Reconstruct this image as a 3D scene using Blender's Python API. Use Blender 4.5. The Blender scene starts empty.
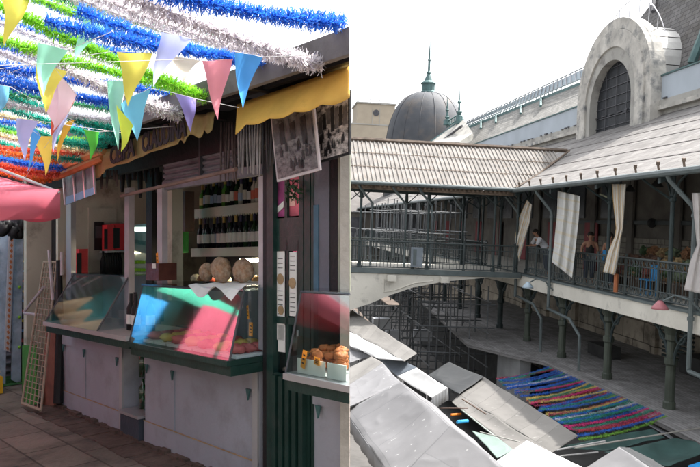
import bpy, bmesh, math, random
from mathutils import Vector, noise
random.seed(7)
rnd = random.random
def U(a, b): return a + (b - a) * random.random()
scn = bpy.context.scene
COL = scn.collection
# ------------------------------------------------------------------ camera
EYE = 1.6
cd = bpy.data.cameras.new('camera'); cam = bpy.data.objects.new('camera', cd); COL.objects.link(cam)
cam.location = (0, 0, EYE); cam.rotation_euler = (math.radians(90), 0, 0)
cd.sensor_width = 36; cd.lens = 36.0; cd.shift_y = -11.5 / 700; cd.clip_end = 1500; cd.clip_start = 0.05
scn.camera = cam
# ------------------------------------------------------------------ sky and sun
SUN_AZ, SUN_EL = math.radians(62), math.radians(57)      # azimuth clockwise from +Y
w = bpy.data.worlds.new('World'); scn.world = w; w.use_nodes = True
nt = w.node_tree; bg = nt.nodes['Background']
sk = nt.nodes.new('ShaderNodeTexSky'); sk.sky_type = 'NISHITA'; sk.sun_disc = False
sk.sun_elevation = SUN_EL; sk.sun_rotation = SUN_AZ; sk.dust_density = 6.0; sk.air_density = 1.0; sk.ozone_density = 1.0
hs = nt.nodes.new('ShaderNodeHueSaturation'); hs.inputs['Saturation'].default_value = 0.17
nt.links.new(sk.outputs[0], hs.inputs['Color']); nt.links.new(hs.outputs[0], bg.inputs[0]); bg.inputs[1].default_value = 0.15
sl = bpy.data.lights.new('sun', 'SUN'); sl.energy = 2.3; sl.angle = math.radians(0.6); sl.color = (1.0, 0.95, 0.885)
so = bpy.data.objects.new('sun', sl); COL.objects.link(so)
sd = Vector((math.sin(SUN_AZ) * math.cos(SUN_EL), math.cos(SUN_AZ) * math.cos(SUN_EL), math.sin(SUN_EL)))
so.rotation_euler = sd.to_track_quat('Z', 'Y').to_euler(); so.location = (20, 20, 40)
scn.view_settings.view_transform = 'Standard'; scn.view_settings.look = 'None'
scn.view_settings.exposure = 1.78; scn.view_settings.gamma = 1.0
scn.cycles.max_bounces = 8; scn.cycles.transparent_max_bounces = 16
scn.cycles.volume_bounces = 0; scn.cycles.use_denoising = True
# ------------------------------------------------------------------ frames
# street frame: s along the stall fronts, d out into the street, z up (the street falls gently away)
D0 = 2.61; SX, SY = -.669, .743; NX, NY = -.743, -.669; G = .0425
def L(s, d, z): return Vector((s * SX + (d - D0) * NX, s * SY + (d - D0) * NY, z - G * s))
def Lp(x, y, d):
    u = (x - 350) / 700; t = (D0 - d) / (u * .743 + .669); z = EYE + (222 - y) / 700 * t
    s = t * (u * SX + SY); return s, z + G * s
def Ls(x, y, s):
    u = (x - 350) / 700; t = s / (u * SX + SY); z = EYE + (222 - y) / 700 * t
    return D0 + t * (u * NX + NY), z + G * s
def PL(x, y, d): s, z = Lp(x, y, d); return L(s, d, z)
def PLs(x, y, s): d, z = Ls(x, y, s); return L(s, d, z)
def s0(d): return 1.1106 * (D0 - d) + .004
def PXY(x, y, t): return Vector(((x - 350) / 700 * t, t, EYE + (222 - y) / 700 * t))
# market frame: s towards the viewer along the gallery, c into the building, z above the gallery floor
A_ = math.radians(2.4); CA, SA = math.cos(A_), math.sin(A_)
def roll(X, Y, Z): return Vector((X * CA + Z * SA, Y, -X * SA + Z * CA + EYE))
def R(s, c, z): return roll(6.7 + .1142 * s + .9935 * c, 26.5 - .9935 * s + .1142 * c, z - 1.68)
def der(x, y):
    u, v = x - 350, y - 222
    return (u * CA + v * SA) / 700, (-u * SA + v * CA) / 700
def toR(X, Y, Z):
    dx, dy = X - 6.7, Y - 26.5
    return (.1142 * dx - .9935 * dy, .9935 * dx + .1142 * dy, Z + 1.68)
def Qh(x, y, z):                       # pixel ray met with the level z (above gallery floor)
    u, v = der(x, y); t = -(z - 1.68) / v; return toR(u * t, t, -v * t)
def Qc(x, y, c):
    u, v = der(x, y); a = toR(0, 0, 0); b = toR(u, 1, -v)
    t = (c - a[1]) / (b[1] - a[1]); return toR(u * t, t, -v * t)
def Qp(x, y, p, n):
    u, v = der(x, y); a = Vector(toR(0, 0, 0)); b = Vector(toR(u, 1, -v)) - a
    t = (Vector(p) - a).dot(Vector(n)) / b.dot(Vector(n)); return tuple(a + b * t)
def Qy(x, y, t): u, v = der(x, y); return toR(u * t, t, -v * t)
# ------------------------------------------------------------------ materials
MATS = {}
def mat(name, col, rough=.75, var=.18, scale=2.5, bump=.25, bscale=30, dirt=None, dscale=1.2, dlo=.5, dhi=.7, metal=0, spec=.4, trans=0, stripes=None, tex=None, emit=None, coat=0, fleck=None):
    if name in MATS: return MATS[name]
    m = bpy.data.materials.new(name); m.use_nodes = True; t = m.node_tree; N = t.nodes; K = t.links
    b = N['Principled BSDF']; tc = N.new('ShaderNodeTexCoord')
    n1 = N.new('ShaderNodeTexNoise'); n1.inputs['Scale'].default_value = scale; n1.inputs['Detail'].default_value = 6; K.new(tc.outputs['Object'], n1.inputs['Vector'])
    r = N.new('ShaderNodeValToRGB'); K.new(n1.outputs['Fac'], r.inputs[0])
    r.color_ramp.elements[0].position = .3; r.color_ramp.elements[1].position = .7
    r.color_ramp.elements[0].color = [c * (1 - var) for c in col] + [1]; r.color_ramp.elements[1].color = [min(1, c * (1 + var)) for c in col] + [1]
    out = r.outputs[0]
    if stripes:                       # (axis, period, colour, share)
        ax, per, sc, share = stripes
        sx = N.new('ShaderNodeSeparateXYZ'); K.new(tc.outputs['Object' if ax < 3 else 'UV'], sx.inputs[0])
        a = N.new('ShaderNodeMath'); a.operation = 'MULTIPLY'; a.inputs[1].default_value = 1 / per; K.new(sx.outputs[ax % 3], a.inputs[0])
        f = N.new('ShaderNodeMath'); f.operation = 'FRACT'; K.new(a.outputs[0], f.inputs[0])
        l = N.new('ShaderNodeMath'); l.operation = 'LESS_THAN'; l.inputs[1].default_value = share; K.new(f.outputs[0], l.inputs[0])
        mx = N.new('ShaderNodeMixRGB'); K.new(l.outputs[0], mx.inputs[0]); K.new(out, mx.inputs[1]); mx.inputs[2].default_value = list(sc) + [1]; out = mx.outputs[0]
    if dirt:
        n2 = N.new('ShaderNodeTexNoise'); n2.inputs['Scale'].default_value = dscale; n2.inputs['Detail'].default_value = 8; n2.inputs['Roughness'].default_value = .65; K.new(tc.outputs['Object'], n2.inputs['Vector'])
        r2 = N.new('ShaderNodeValToRGB'); r2.color_ramp.elements[0].position = dlo; r2.color_ramp.elements[1].position = dhi; K.new(n2.outputs['Fac'], r2.inputs[0])
        mx = N.new('ShaderNodeMixRGB'); K.new(r2.outputs[0], mx.inputs[0]); K.new(out, mx.inputs[1]); mx.inputs[2].default_value = list(dirt) + [1]; out = mx.outputs[0]
    if fleck:
        mp = N.new('ShaderNodeMapping'); mp.inputs['Scale'].default_value = (3, 9, 9); mp.inputs['Rotation'].default_value = (0, 0, .6); K.new(tc.outputs['Object'], mp.inputs[0])
        n4 = N.new('ShaderNodeTexNoise'); n4.inputs['Scale'].default_value = 1.6; n4.inputs['Detail'].default_value = 2; K.new(mp.outputs[0], n4.inputs['Vector'])
        r4 = N.new('ShaderNodeValToRGB'); r4.color_ramp.elements[0].position = .7; r4.color_ramp.elements[1].position = .74; K.new(n4.outputs['Fac'], r4.inputs[0])
        mx = N.new('ShaderNodeMixRGB'); K.new(r4.outputs[0], mx.inputs[0]); K.new(out, mx.inputs[1]); mx.inputs[2].default_value = list(fleck) + [1]; out = mx.outputs[0]
    K.new(out, b.inputs['Base Color'])
    b.inputs['Roughness'].default_value = rough; b.inputs['Metallic'].default_value = metal; b.inputs['Specular IOR Level'].default_value = spec
    b.inputs['Coat Weight'].default_value = coat
    if bump:
        n3 = N.new('ShaderNodeTexNoise'); n3.inputs['Scale'].default_value = bscale; n3.inputs['Detail'].default_value = 5; K.new(tc.outputs['Object'], n3.inputs['Vector'])
        h = n3.outputs['Fac']
        if tex:                       # (w, h, mortar colour, mortar size): courses on UV
            br = N.new('ShaderNodeTexBrick'); br.inputs['Scale'].default_value = 1; br.inputs['Brick Width'].default_value = tex[0]; br.inputs['Row Height'].default_value = tex[1]
            br.inputs['Mortar Size'].default_value = tex[3]; br.inputs['Color1'].default_value = (1, 1, 1, 1); br.inputs['Color2'].default_value = (.72, .72, .72, 1); br.inputs['Mortar'].default_value = list(tex[2]) + [1]
            K.new(tc.outputs['UV'], br.inputs['Vector'])
            mx = N.new('ShaderNodeMixRGB'); mx.blend_type = 'MULTIPLY'; mx.inputs[0].default_value = 1; K.new(out, mx.inputs[1]); K.new(br.outputs['Color'], mx.inputs[2]); K.new(mx.outputs[0], b.inputs['Base Color'])
            out = mx.outputs[0]
        bp = N.new('ShaderNodeBump'); bp.inputs['Strength'].default_value = bump; bp.inputs['Distance'].default_value = .02; K.new(h, bp.inputs['Height']); K.new(bp.outputs[0], b.inputs['Normal'])
    if emit: b.inputs['Emission Color'].default_value = list(emit[:3]) + [1]; b.inputs['Emission Strength'].default_value = emit[3]
    if trans:
        tl = N.new('ShaderNodeBsdfTranslucent'); K.new(out, tl.inputs[0]); ms = N.new('ShaderNodeMixShader'); ms.inputs[0].default_value = trans
        K.new(b.outputs[0], ms.inputs[1]); K.new(tl.outputs[0], ms.inputs[2]); K.new(ms.outputs[0], N['Material Output'].inputs[0])
    MATS[name] = m; return m
def glass(name, tint=(.9, 1, .97), refl=.35, rough=.02):
    if name in MATS: return MATS[name]
    m = bpy.data.materials.new(name); m.use_nodes = True; t = m.node_tree; N = t.nodes; K = t.links
    for n in list(N):
        if n.type == 'BSDF_PRINCIPLED': N.remove(n)
    tr = N.new('ShaderNodeBsdfTransparent'); tr.inputs[0].default_value = list(tint) + [1]
    gl = N.new('ShaderNodeBsdfGlossy'); gl.inputs['Roughness'].default_value = rough
    lw = N.new('ShaderNodeLayerWeight'); lw.inputs[0].default_value = .5; fr = N.new('ShaderNodeMath'); fr.operation = 'POWER'; fr.inputs[1].default_value = 4; K.new(lw.outputs['Facing'], fr.inputs[0])
    ad = N.new('ShaderNodeMath'); ad.operation = 'ADD'; ad.inputs[1].default_value = refl; ad.use_clamp = True; K.new(fr.outputs[0], ad.inputs[0])
    ms = N.new('ShaderNodeMixShader'); K.new(ad.outputs[0], ms.inputs[0]); K.new(tr.outputs[0], ms.inputs[1]); K.new(gl.outputs[0], ms.inputs[2]); K.new(ms.outputs[0], N['Material Output'].inputs[0])
    MATS[name] = m; return m
# ------------------------------------------------------------------ mesh builder
class MB:
    def __init__(s): s.v = []; s.f = []; s.uv = []
    def face(s, pts, uv=None):
        n = len(s.v); s.v += [Vector(p) for p in pts]; s.f.append(list(range(n, n + len(pts)))); s.uv.append(uv); return s
    def box(s, F, a0, a1, b0, b1, c0, c1):
        P = [F(a, b, c) for c in (c0, c1) for b in (b0, b1) for a in (a0, a1)]
        n = len(s.v); s.v += P
        for q, uvd in (((0, 2, 3, 1), (0, 1)), ((4, 5, 7, 6), (0, 1)), ((0, 1, 5, 4), (0, 2)), ((2, 6, 7, 3), (0, 2)), ((0, 4, 6, 2), (1, 2)), ((1, 3, 7, 5), (1, 2))):
            s.f.append([n + i for i in q])
            co = [((a0, a1)[i & 1], (b0, b1)[(i >> 1) & 1], (c0, c1)[i >> 2]) for i in q]
            s.uv.append([(k[uvd[0]], k[uvd[1]]) for k in co])
        return s
    def prism(s, pts, vec):           # polygon pushed along vec
        vec = Vector(vec); n = len(pts); a = [Vector(p) for p in pts]; b = [p + vec for p in a]
        s.face(a); s.face(b[::-1])
        for i in range(n):
            j = (i + 1) % n; s.face([a[j], a[i], b[i], b[j]])
        return s
    def tube(s, pts, r, seg=8, caps=True):
        pts = [Vector(p) for p in pts]; rs = r if isinstance(r, (list, tuple)) else [r] * len(pts); n0 = len(s.v)
        up = None
        for i, p in enumerate(pts):
            t = (pts[min(i + 1, len(pts) - 1)] - pts[max(i - 1, 0)]).normalized()
            if up is None: up = Vector((0, 0, 1)) if abs(t.z) < .9 else Vector((1, 0, 0))
            x = t.cross(up).normalized(); y = t.cross(x).normalized(); up = -y if False else up
            for k in range(seg):
                a = 2 * math.pi * k / seg; s.v.append(p + (x * math.cos(a) + y * math.sin(a)) * rs[i])
        for i in range(len(pts) - 1):
            for k in range(seg):
                a = n0 + i * seg + k; b = n0 + i * seg + (k + 1) % seg
                s.f.append([a, b, b + seg, a + seg]); s.uv.append(None)
        if caps:
            s.f.append([n0 + k for k in range(seg)][::-1]); s.uv.append(None)
            s.f.append([n0 + (len(pts) - 1) * seg + k for k in range(seg)]); s.uv.append(None)
        return s
    def lathe(s, F, a, b, prof, seg=14):
        s.tube([F(a, b, z) for z, r in prof], [r for z, r in prof], seg)
        return s
    def grid(s, fn, nu, nv, uvs=(1, 1)):
        n = len(s.v)
        for j in range(nv + 1):
            for i in range(nu + 1): s.v.append(Vector(fn(i / nu, j / nv)))
        for j in range(nv):
            for i in range(nu):
                a = n + j * (nu + 1) + i; s.f.append([a, a + 1, a + nu + 2, a + nu + 1])
                s.uv.append([((i) / nu * uvs[0], j / nv * uvs[1]), ((i + 1) / nu * uvs[0], j / nv * uvs[1]), ((i + 1) / nu * uvs[0], (j + 1) / nv * uvs[1]), (i / nu * uvs[0], (j + 1) / nv * uvs[1])])
        return s
    def ball(s, c, r, seg=10, sc=(1, 1, 1), rough=0):
        c = Vector(c); n = len(s.v); rings = max(4, seg // 2 + 1)
        for j in range(rings + 1):
            th = math.pi * j / rings
            for i in range(seg):
                ph = 2 * math.pi * i / seg; d = Vector((math.sin(th) * math.cos(ph), math.sin(th) * math.sin(ph), math.cos(th)))
                k = r * (1 + rough * noise.noise((c + d * .7) * 3.1 / max(r, .05) * .2))
                s.v.append(c + Vector((d.x * sc[0], d.y * sc[1], d.z * sc[2])) * k)
        for j in range(rings):
            for i in range(seg):
                a = n + j * seg + i; b = n + j * seg + (i + 1) % seg; s.f.append([a, a + seg, b + seg, b]); s.uv.append(None)
        return s
    def build(s, name, m, parent=None, smooth=False, thick=0):
        me = bpy.data.meshes.new(name)
        lo = Vector((min(v.x for v in s.v), min(v.y for v in s.v), min(v.z for v in s.v))); hi = Vector((max(v.x for v in s.v), max(v.y for v in s.v), max(v.z for v in s.v)))
        if parent is not None:
            org = Vector(parent['_o']); loc = Vector((0, 0, 0))
            org = org
        else: org = Vector(((lo.x + hi.x) / 2, (lo.y + hi.y) / 2, lo.z)); loc = org
        me.from_pydata([v - org for v in s.v], [], s.f)
        if any(u for u in s.uv):
            ul = me.uv_layers.new(name='UVMap'); k = 0
            for f, u in zip(s.f, s.uv):
                for i in range(len(f)):
                    ul.data[k].uv = u[i] if u else (0, 0); k += 1
        me.materials.append(m)
        if smooth:
            for p in me.polygons: p.use_smooth = True
        me.update()
        bm = bmesh.new(); bm.from_mesh(me); bmesh.ops.remove_doubles(bm, verts=bm.verts, dist=1e-5)
        bmesh.ops.recalc_face_normals(bm, faces=bm.faces); bm.to_mesh(me); bm.free()
        o = bpy.data.objects.new(name, me); COL.objects.link(o); o['_o'] = list(org)
        if parent is not None: o.parent = parent
        o.location = loc
        if thick: md = o.modifiers.new('solid', 'SOLIDIFY'); md.thickness = thick; md.offset = 0
        if smooth == 2:
            md = o.modifiers.new('sub', 'SUBSURF'); md.levels = 1; md.render_levels = 1
        ALL.append(o); return o
ALL = []
def tag(o, label=None, cat=None, group=None, kind=None):
    if label: o['label'] = label
    if cat: o['category'] = cat
    if group: o['group'] = group
    if kind: o['kind'] = kind
    return o
def thing(name, label, cat, loc, group=None):
    o = bpy.data.objects.new(name, None); COL.objects.link(o); o.location = loc; o['_o'] = list(loc); o.empty_display_size = .1
    ALL.append(o); return tag(o, label, cat, group)
# ================================================================== LEFT: the market street
def P2(X, Y): return Vector((X, Y, -G * (X * SX + Y * SY)))
def pb(m, xa, xb, yt, yb, d, th):      # box on the plane d spanning the pixel columns xa..xb
    xm = (xa + xb) / 2; ym = (yt + yb) / 2
    sa, sb = Lp(xb, ym, d)[0], Lp(xa, ym, d)[0]
    m.box(L, sa, sb, d - th, d, Lp(xm, yb, d)[1], Lp(xm, yt, d)[1]); return m
def one(xa, xb, yt, yb, d, th, name, ma, parent=None, **k): return pb(MB(), xa, xb, yt, yb, d, th).build(name, ma, parent, **k)
def pbs(xa, xb, yt, yb, s, th, name, ma, parent=None):   # box standing on the plane s, facing the viewer
    ym = (yt + yb) / 2; da, db = Ls(xa, ym, s)[0], Ls(xb, ym, s)[0]; xm = (xa + xb) / 2
    return MB().box(L, s - th, s, min(da, db), max(da, db), Ls(xm, yb, s)[1], Ls(xm, yt, s)[1]).build(name, ma, parent)
m_pave = mat('paving', (.22, .18, .15), .8, .22, 1.4, .5, 22, dirt=(.05, .04, .035), dscale=2.2, dlo=.52, dhi=.75, tex=(.62, .36, (.4, .37, .35), .009))
m_gutter = mat('gutter_stone', (.10, .068, .055), .85, .35, 4, .8, 18, dirt=(.04, .03, .025), dscale=6)
m_conc = mat('concrete', (.33, .31, .28), .85, .15, 2, .4, 18, dirt=(.15, .14, .12), dscale=1.2)
m_cream = mat('cream_wall', (.5, .49, .4), .8, .1, 2, .2, 15, dirt=(.25, .23, .18), dscale=3, dlo=.55)
m_cnt = mat('counter_paint', (.34, .355, .41), .5, .07, 2.2, .12, 30, dirt=(.25, .25, .27), dscale=3.5, dlo=.5, dhi=.78)
m_cntl = mat('counter_edge', (.36, .355, .36), .5, .08, 2, .1, 30)
m_ochre = mat('worn_edge', (.36, .25, .14), .8, .3, 8)
m_green = mat('dark_green_paint', (.012, .04, .034), .35, .3, 3, .15, 30, dirt=(.03, .05, .045), dscale=6)
m_teal = mat('teal_paint', (.05, .13, .13), .5, .2, 4)
m_black = mat('blackened', (.012, .012, .014), .6, .3, 4)
m_dgrey = mat('dark_grey_metal', (.07, .07, .08), .5, .3, 3, .2, 20)
m_alu = mat('aluminium', (.5, .5, .52), .35, .08, 3, .08, 20, metal=.6)
m_pole = mat('worn_pole', (.42, .38, .4), .5, .15, 5)
m_brownwood = mat('brown_wood', (.2, .13, .11), .65, .35, 5, .4, 14)
m_redwood = mat('red_brown_box', (.11, .035, .025), .4, .35, 9)
m_shut = mat('shutter_grey', (.17, .165, .19), .5, .15, 2, .15, 20, dirt=(.08, .08, .09), dscale=5)
m_eave = mat('eave_board', (.17, .155, .155), .8, .25, 3, .4, 12, dirt=(.09, .08, .08), dscale=2.5)
m_sign = mat('sign_cloth', (.37, .28, .12), .85, .25, 5, .5, 12, dirt=(.25, .16, .05), dscale=6, trans=.12)
m_yel = mat('yellow_cloth', (.85, .56, .13), .85, .12, 4, .5, 9, dirt=(.55, .34, .08), dscale=4, dlo=.6, dhi=.85, trans=.25)
m_ink = mat('sign_ink', (.03, .025, .03), .8)
m_paper = mat('white_paper', (.75, .75, .73), .8, .06, 6, .2, 10)
m_price = mat('price_card_orange', (.85, .33, .03), .7, .08)
m_shelf = mat('shelf_white', (.55, .56, .48), .6, .08)
m_red = mat('red_box', (.6, .03, .04), .5, .1)
m_glass = glass('case_glass', (.8, .93, .89), .27, .05)
m_pane = glass('window_pane', (.8, .9, .95), .12, .05)
m_turf = mat('green_mat', (.03, .12, .03), .95, .3, 12, 1, 60)
m_bread = mat('floury_crust', (.27, .15, .08), .9, .5, 18, 1.2, 45, dirt=(.5, .4, .3), dscale=26, dlo=.36, dhi=.75)
m_crust = mat('fried_crust', (.5, .15, .045), .5, .4, 14, .6, 40)
m_meat = mat('pink_meat', (.62, .14, .13), .4, .3, 12, .4, 30)
m_parasol = mat('pink_parasol', (.78, .2, .28), .8, .06, 3, .15, 6, trans=.35)

# ground of the street and the wall that holds it up
pts = [P2(3.2, -5), P2(3.2, 3.3), P2(.25, 3.3), P2(0, 3.6), P2(0, 7.4), L(15, -2.3, 0), L(15, 7, 0), P2(-14, -5)]
m = MB(); m.face(pts, [(p.x * SX + p.y * SY, p.x * NX + p.y * NY) for p in pts]); tag(m.build('pavement', m_pave), kind='structure')
m = MB().prism([p - Vector((0, 0, .005)) for p in pts], (0, 0, -5.6)); tag(m.build('terrace_base', m_conc), kind='structure')
m = MB()
for i in range(28):
    sa = 2.95 + i * .17; h = U(.0, .03)
    m.box(L, sa, sa + .165, .03, U(.26, .3), -.01, h * .3 + .004)
tag(m.build('gutter_strip', m_gutter), kind='structure')
m = MB()
for i in range(46):
    sa = 2.98 + i * .1; o_ = U(.02, .05)
    m.box(L, sa, sa + .1 + U(-.01, .02), .002, .012 + o_, -.01, U(.02, .045))
tag(m.build('plinth', m_gutter), 'broken brown stone plinth along the foot of the grey counters', 'plinth')
m = MB(); m.face([L(9.05, -.9, .008), L(9.05, 2.4, .008), L(10.5, 2.4, .008), L(10.5, -.9, .008)]); tag(m.build('green_turf', m_turf), 'green artificial turf mat on the ground at the end of the street', 'mat')

# ---- the row of stalls as a building
B = thing('stall_building', 'low row of market stalls with dark green door frames and overhanging eave', 'market stalls', L(4.5, -.8, 0))
def lfoot(s_a, s_b, d_a, d_b):         # footprint, cut where the row ends at its corner
    return [(max(s_a, s0(d_b)) if s_a is None or s_a < s0(d_b) else s_a, d_b), (max(s_a, s0(d_a)), d_a), (s_b, d_a), (s_b, d_b)]
def slab(m, s_a, s_b, d_a, d_b, z_a, z_b):
    f = lfoot(s_a, s_b, d_a, d_b); m.prism([L(s, d, z_a) for s, d in f], (0, 0, z_b - z_a)); return m
slab(MB(), 0, 8.6, -2.2, -2.1, -.05, 2.548).build('back_wall', m_cream, B)
m = MB(); slab(m, 0, 8.6, -2.2, .42, 2.55, 2.59); m.build('roof', m_dgrey, B)
m = MB(); slab(m, 0, 8.4, .42, .46, 2.475, 2.60); m.build('eave_board', m_eave, B)
m = MB(); slab(m, 0, 8.4, .27, .31, 2.5, 2.548); m.build('eave_beam', m_black, B)
m = MB()
for k in range(12):
    sa = 3.3 + k * .45; m.box(L, sa, sa + .05, -.1, .42, 2.49, 2.548)
m.build('rafters', m_black, B)['kind'] = 'stuff'
m = MB(); slab(m, 0, 8.4, -.08, -.02, 2.28, 2.548); m.build('fascia_wall', m_black, B)
# end wall at the corner (plane through the row's cut corner)
e0, e1 = L(s0(0), 0, 0), L(s0(-2.2), -2.2, 0)
m = MB().prism([Vector((-.004, e0.y, e0.z - .05)), Vector((-.004, e1.y, e1.z - .05)), Vector((-.004, e1.y, e1.z + 2.545)), Vector((-.004, e0.y, e0.z + 2.545))], (-.05, 0, 0)); m.build('end_wall', m_conc, B)
for s_, w_, dd in ((3.74, .05, -.7), (7.6, .06, -2.1)):
    MB().box(L, s_, s_ + w_, dd, -.06, 0, 2.5).build('partition', m_cream, B)
MB().box(L, 8.5, 8.6, -2.1, -.02, 0, 2.6).build('partition', m_cream, B)
slab(MB(), 0, 8.6, -2.1, -.09, 2.40, 2.44).build('ceiling', m_dgrey, B)
# posts
for xa, xb, yt, yb, ma in ((124.5, 129, 188, 338, m_pole), (258.5, 265, 176, 350, m_pole), (66, 71, 195, 300, m_alu), (157, 162, 185, 300, m_pole)):
    one(xa, xb, yt, yb, -.02, .05, 'post', ma, B)
one(263, 266.5, 150, 480, -.01, .08, 'post', m_black, B)
one(146, 152, 172, 300, -.3, .1, 'post', m_black, B)
# lintel and roller shutter above the middle stall
one(162, 262, 173, 182.5, -.04, .05, 'lintel', m_shut, B)
m = MB(); sa, sb = Lp(236, 150, -.04)[0], Lp(163, 150, -.04)[0]; zb = Lp(200, 181, -.04)[1]
for k in range(9):
    z = zb + .02 + k * .045
    m.box(L, sa, sb, -.075, -.055, z, z + .045); m.tube([L(sa, -.055, z + .022), L(sb, -.055, z + .022)], .017, 6)
m.build('roller_shutter', m_shut, B)
MB().box(L, Lp(200, 150, -.02)[0], Lp(198.5, 150, -.02)[0], -.05, -.02, zb + .02, zb + .4).build('shutter_guide', m_dgrey, B)
MB().tube([PL(121, 196, .12), PL(236, 169, .12)], .014).build('awning_rod', m_brownwood, B)
# interior of the middle stall
for xa, xb, yt, yb, d, th, n_, ma in ((161, 172, 185, 300, -.2, .1, 'inner_pillar', m_cream),):
    one(xa, xb, yt, yb, d, th, n_, ma, B)
# dark green pilasters and door
dr = MB(); 
for xa, xb in ((266.5, 273), (299, 303), (304, 310), (311, 313.5)):
    one(xa, xb, 150, 520, -.005, .035, 'pilaster', m_green, B)
m = MB(); pb(m, 273, 299, 150, 520, -.09, .02); m.build('door_backing', m_black, B)
door = pb(MB(), 273, 300, 238, 520, -.14, .05); 
# door leaf as frame members
door = MB()
for xa, xb, yt, yb in ((273, 276, 240, 540), (286, 288.6, 240, 540), (297, 300, 240, 540), (273, 300, 236, 251), (273, 300, 317, 324), (273, 300, 402, 560)): pb(door, xa, xb, yt, yb, -.03, .03)
door = door.build('door', m_green, B)
for xa, xb in ((276, 286), (288.6, 297)):
    for yt, yb in ((251, 317), (324, 402)): one(xa, xb, yt, yb, -.045, .004, 'door_pane', m_pane, door)
for xa, xb, yt, yb in ((276, 284.5, 250, 340), (289, 296.5, 252, 316), (278, 285, 325, 352)):
    n_ = one(xa, xb, yt, yb, -.036, .004, 'notice', m_paper, door)
MB().tube([PL(298.5, 330, -.02), PL(298.5, 336, -.02)], .012).build('door_handle', m_alu, door)
rn = random.Random(3)
for x_, y_, r_ in ((280.5, 279, .035), (292.5, 283, .035), (281, 310, .03)):
    c = PL(x_, y_, -.035); m = MB(); m.prism([c + (Vector((SX, SY, 0)) * math.cos(k * .5236) + Vector((0, 0, 1)) * math.sin(k * .5236)) * r_ for k in range(12)], Vector((NX, NY, 0)) * .003)
    m.build('printed_emblem', m_ochre, door)
m = MB()
for k in range(26):
    y_ = 256 + k * 2.3
    if 272 < y_ < 290: continue
    x0_ = 277.5 if k % 2 else 290
    pb(m, x0_, x0_ + 5, y_, y_ + .6, -.034, .0015)
m.build('printed_lines', m_dgrey, door)['kind'] = 'stuff'
m = MB()
for xa, xb, yt, yb in ((273, 299, 218, 236), (284.5, 287, 150, 218)): pb(m, xa, xb, yt, yb, -.03, .03)
m.build('transom_frame', m_green, B)
m_pink = mat('pink_print', (.55, .12, .17), .5, .45, 7); m_purp = mat('purple_print', (.3, .06, .18), .5, .5, 8)
one(273, 284.5, 150, 217, -.05, .01, 'poster', m_purp, B)
one(287, 299, 150, 216, -.05, .01, 'poster', m_pink, B)
one(289.5, 295, 192, 206, -.045, .004, 'poster_title', mat('pink_pale', (.75, .45, .4), .5), B)
m = MB(); m.prism([PL(273.5, 211, -.045), PL(284, 201, -.045), PL(284, 207, -.045), PL(273.5, 217, -.045)], Vector((NX, NY, 0)) * .004); m.build('poster_band', m_paper, B)
# strip of wall between door and corner
one(313.5, 329, 150, 292, -.01, .08, 'wall_strip', mat('grey_violet_paint', (.13, .13, .16), .6, .2, 3), B)
one(313.5, 318, 205, 292, -.003, .006, 'blue_stain', mat('blue_paint_mark', (.06, .13, .19), .6, .3, 5), B)
one(329, 338, 150, 292, -.015, .08, 'post', m_black, B)
one(338, 349.7, 150, 291, -.012, .008, 'wall_panel', mat('green_grey_panel', (.36, .38, .31), .7, .1, 2, .1, dirt=(.25, .26, .2), dscale=2), B)
m = MB(); slab(m, 0, 3.24, -.3, -.07, 1.33, 1.36); m.build('sill', m_black, B)
one(266.5, 314, 120, 152, -.06, .1, 'head_beam', m_black, B)
one(314, 336, 100, 152, -.06, .1, 'head_beam', m_black, B)
# green ribbed cladding under the third case
m = MB(); sa, sb = 3.26, 3.62
MB().box(L, sa, sb, -.02, .0, 0, .80).build('cladding', m_green, B)
for k in range(5):
    q = sa + .03 + k * .068; m.box(L, q, q + .04, .001, .03, 0, .79)
m.build('cladding_ribs', m_green, B)

# ---- counters
def counter(name, label, s_a, s_b, seams, cut=False):
    c = thing(name, label, 'counter', L((s_a + s_b) / 2, -.3, 0))
    a = (lambda d: max(s_a, s0(d))) if cut else (lambda d: s_a)
    def bx(m, sa, sb, da, db, za, zb):
        m.prism([L(max(sa, s0(db)), db, za), L(max(sa, s0(da)), da, za), L(sb, da, za), L(sb, db, za)], (0, 0, zb - za)); return m
    bk = -.24 if cut else -.5
    bx(MB(), s_a, s_b, bk, -.012, 0, .83).build('counter_body', m_cnt, c)
    m = MB(); bx(m, s_a, s_b, -.012, 0, .66, .83); bx(m, s_a, s_b, -.012, 0, .0, .19)
    for q in seams: bx(m, q - .012, q + .012, -.012, -.002, .19, .66)
    m.build('counter_frame', m_cnt, c)
    if not cut:
        MB().box(L, s_a, s_a + .06, -.012, .003, .003, .83).build('corner_trim', m_cntl, c)
    m = MB(); bx(m, s_a + .06, s_b, 0, .004, .188, .196); m.build('worn_moulding', m_ochre, c)
    for q in [s_a + .1] + list(seams) + [s_b - .06]:
        if cut and q < 3.0: continue
        m = MB().prism([L(q - .022, .001, .66), L(q + .022, .001, .66), L(q, .001, .585)], Vector((NX, NY, 0)) * .012); m.build('corner_bracket', m_teal, c)
    m = MB(); bx(m, s_a, s_b, bk, .02, .831, .862); m.build('counter_top', m_cntl, c)
    return c
counter('stall_counter', 'grey panelled counter under the far glass case, beside the leaning trellis', 5.87, 7.32, (6.72,))
counter('stall_counter', 'long grey panelled counter carrying the middle glass case with the loaves', 3.80, 5.45, (4.95,))
counter('stall_counter', 'grey counter end right of the dark green ribbed cladding', 2.4, 3.23, (), True)
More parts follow.
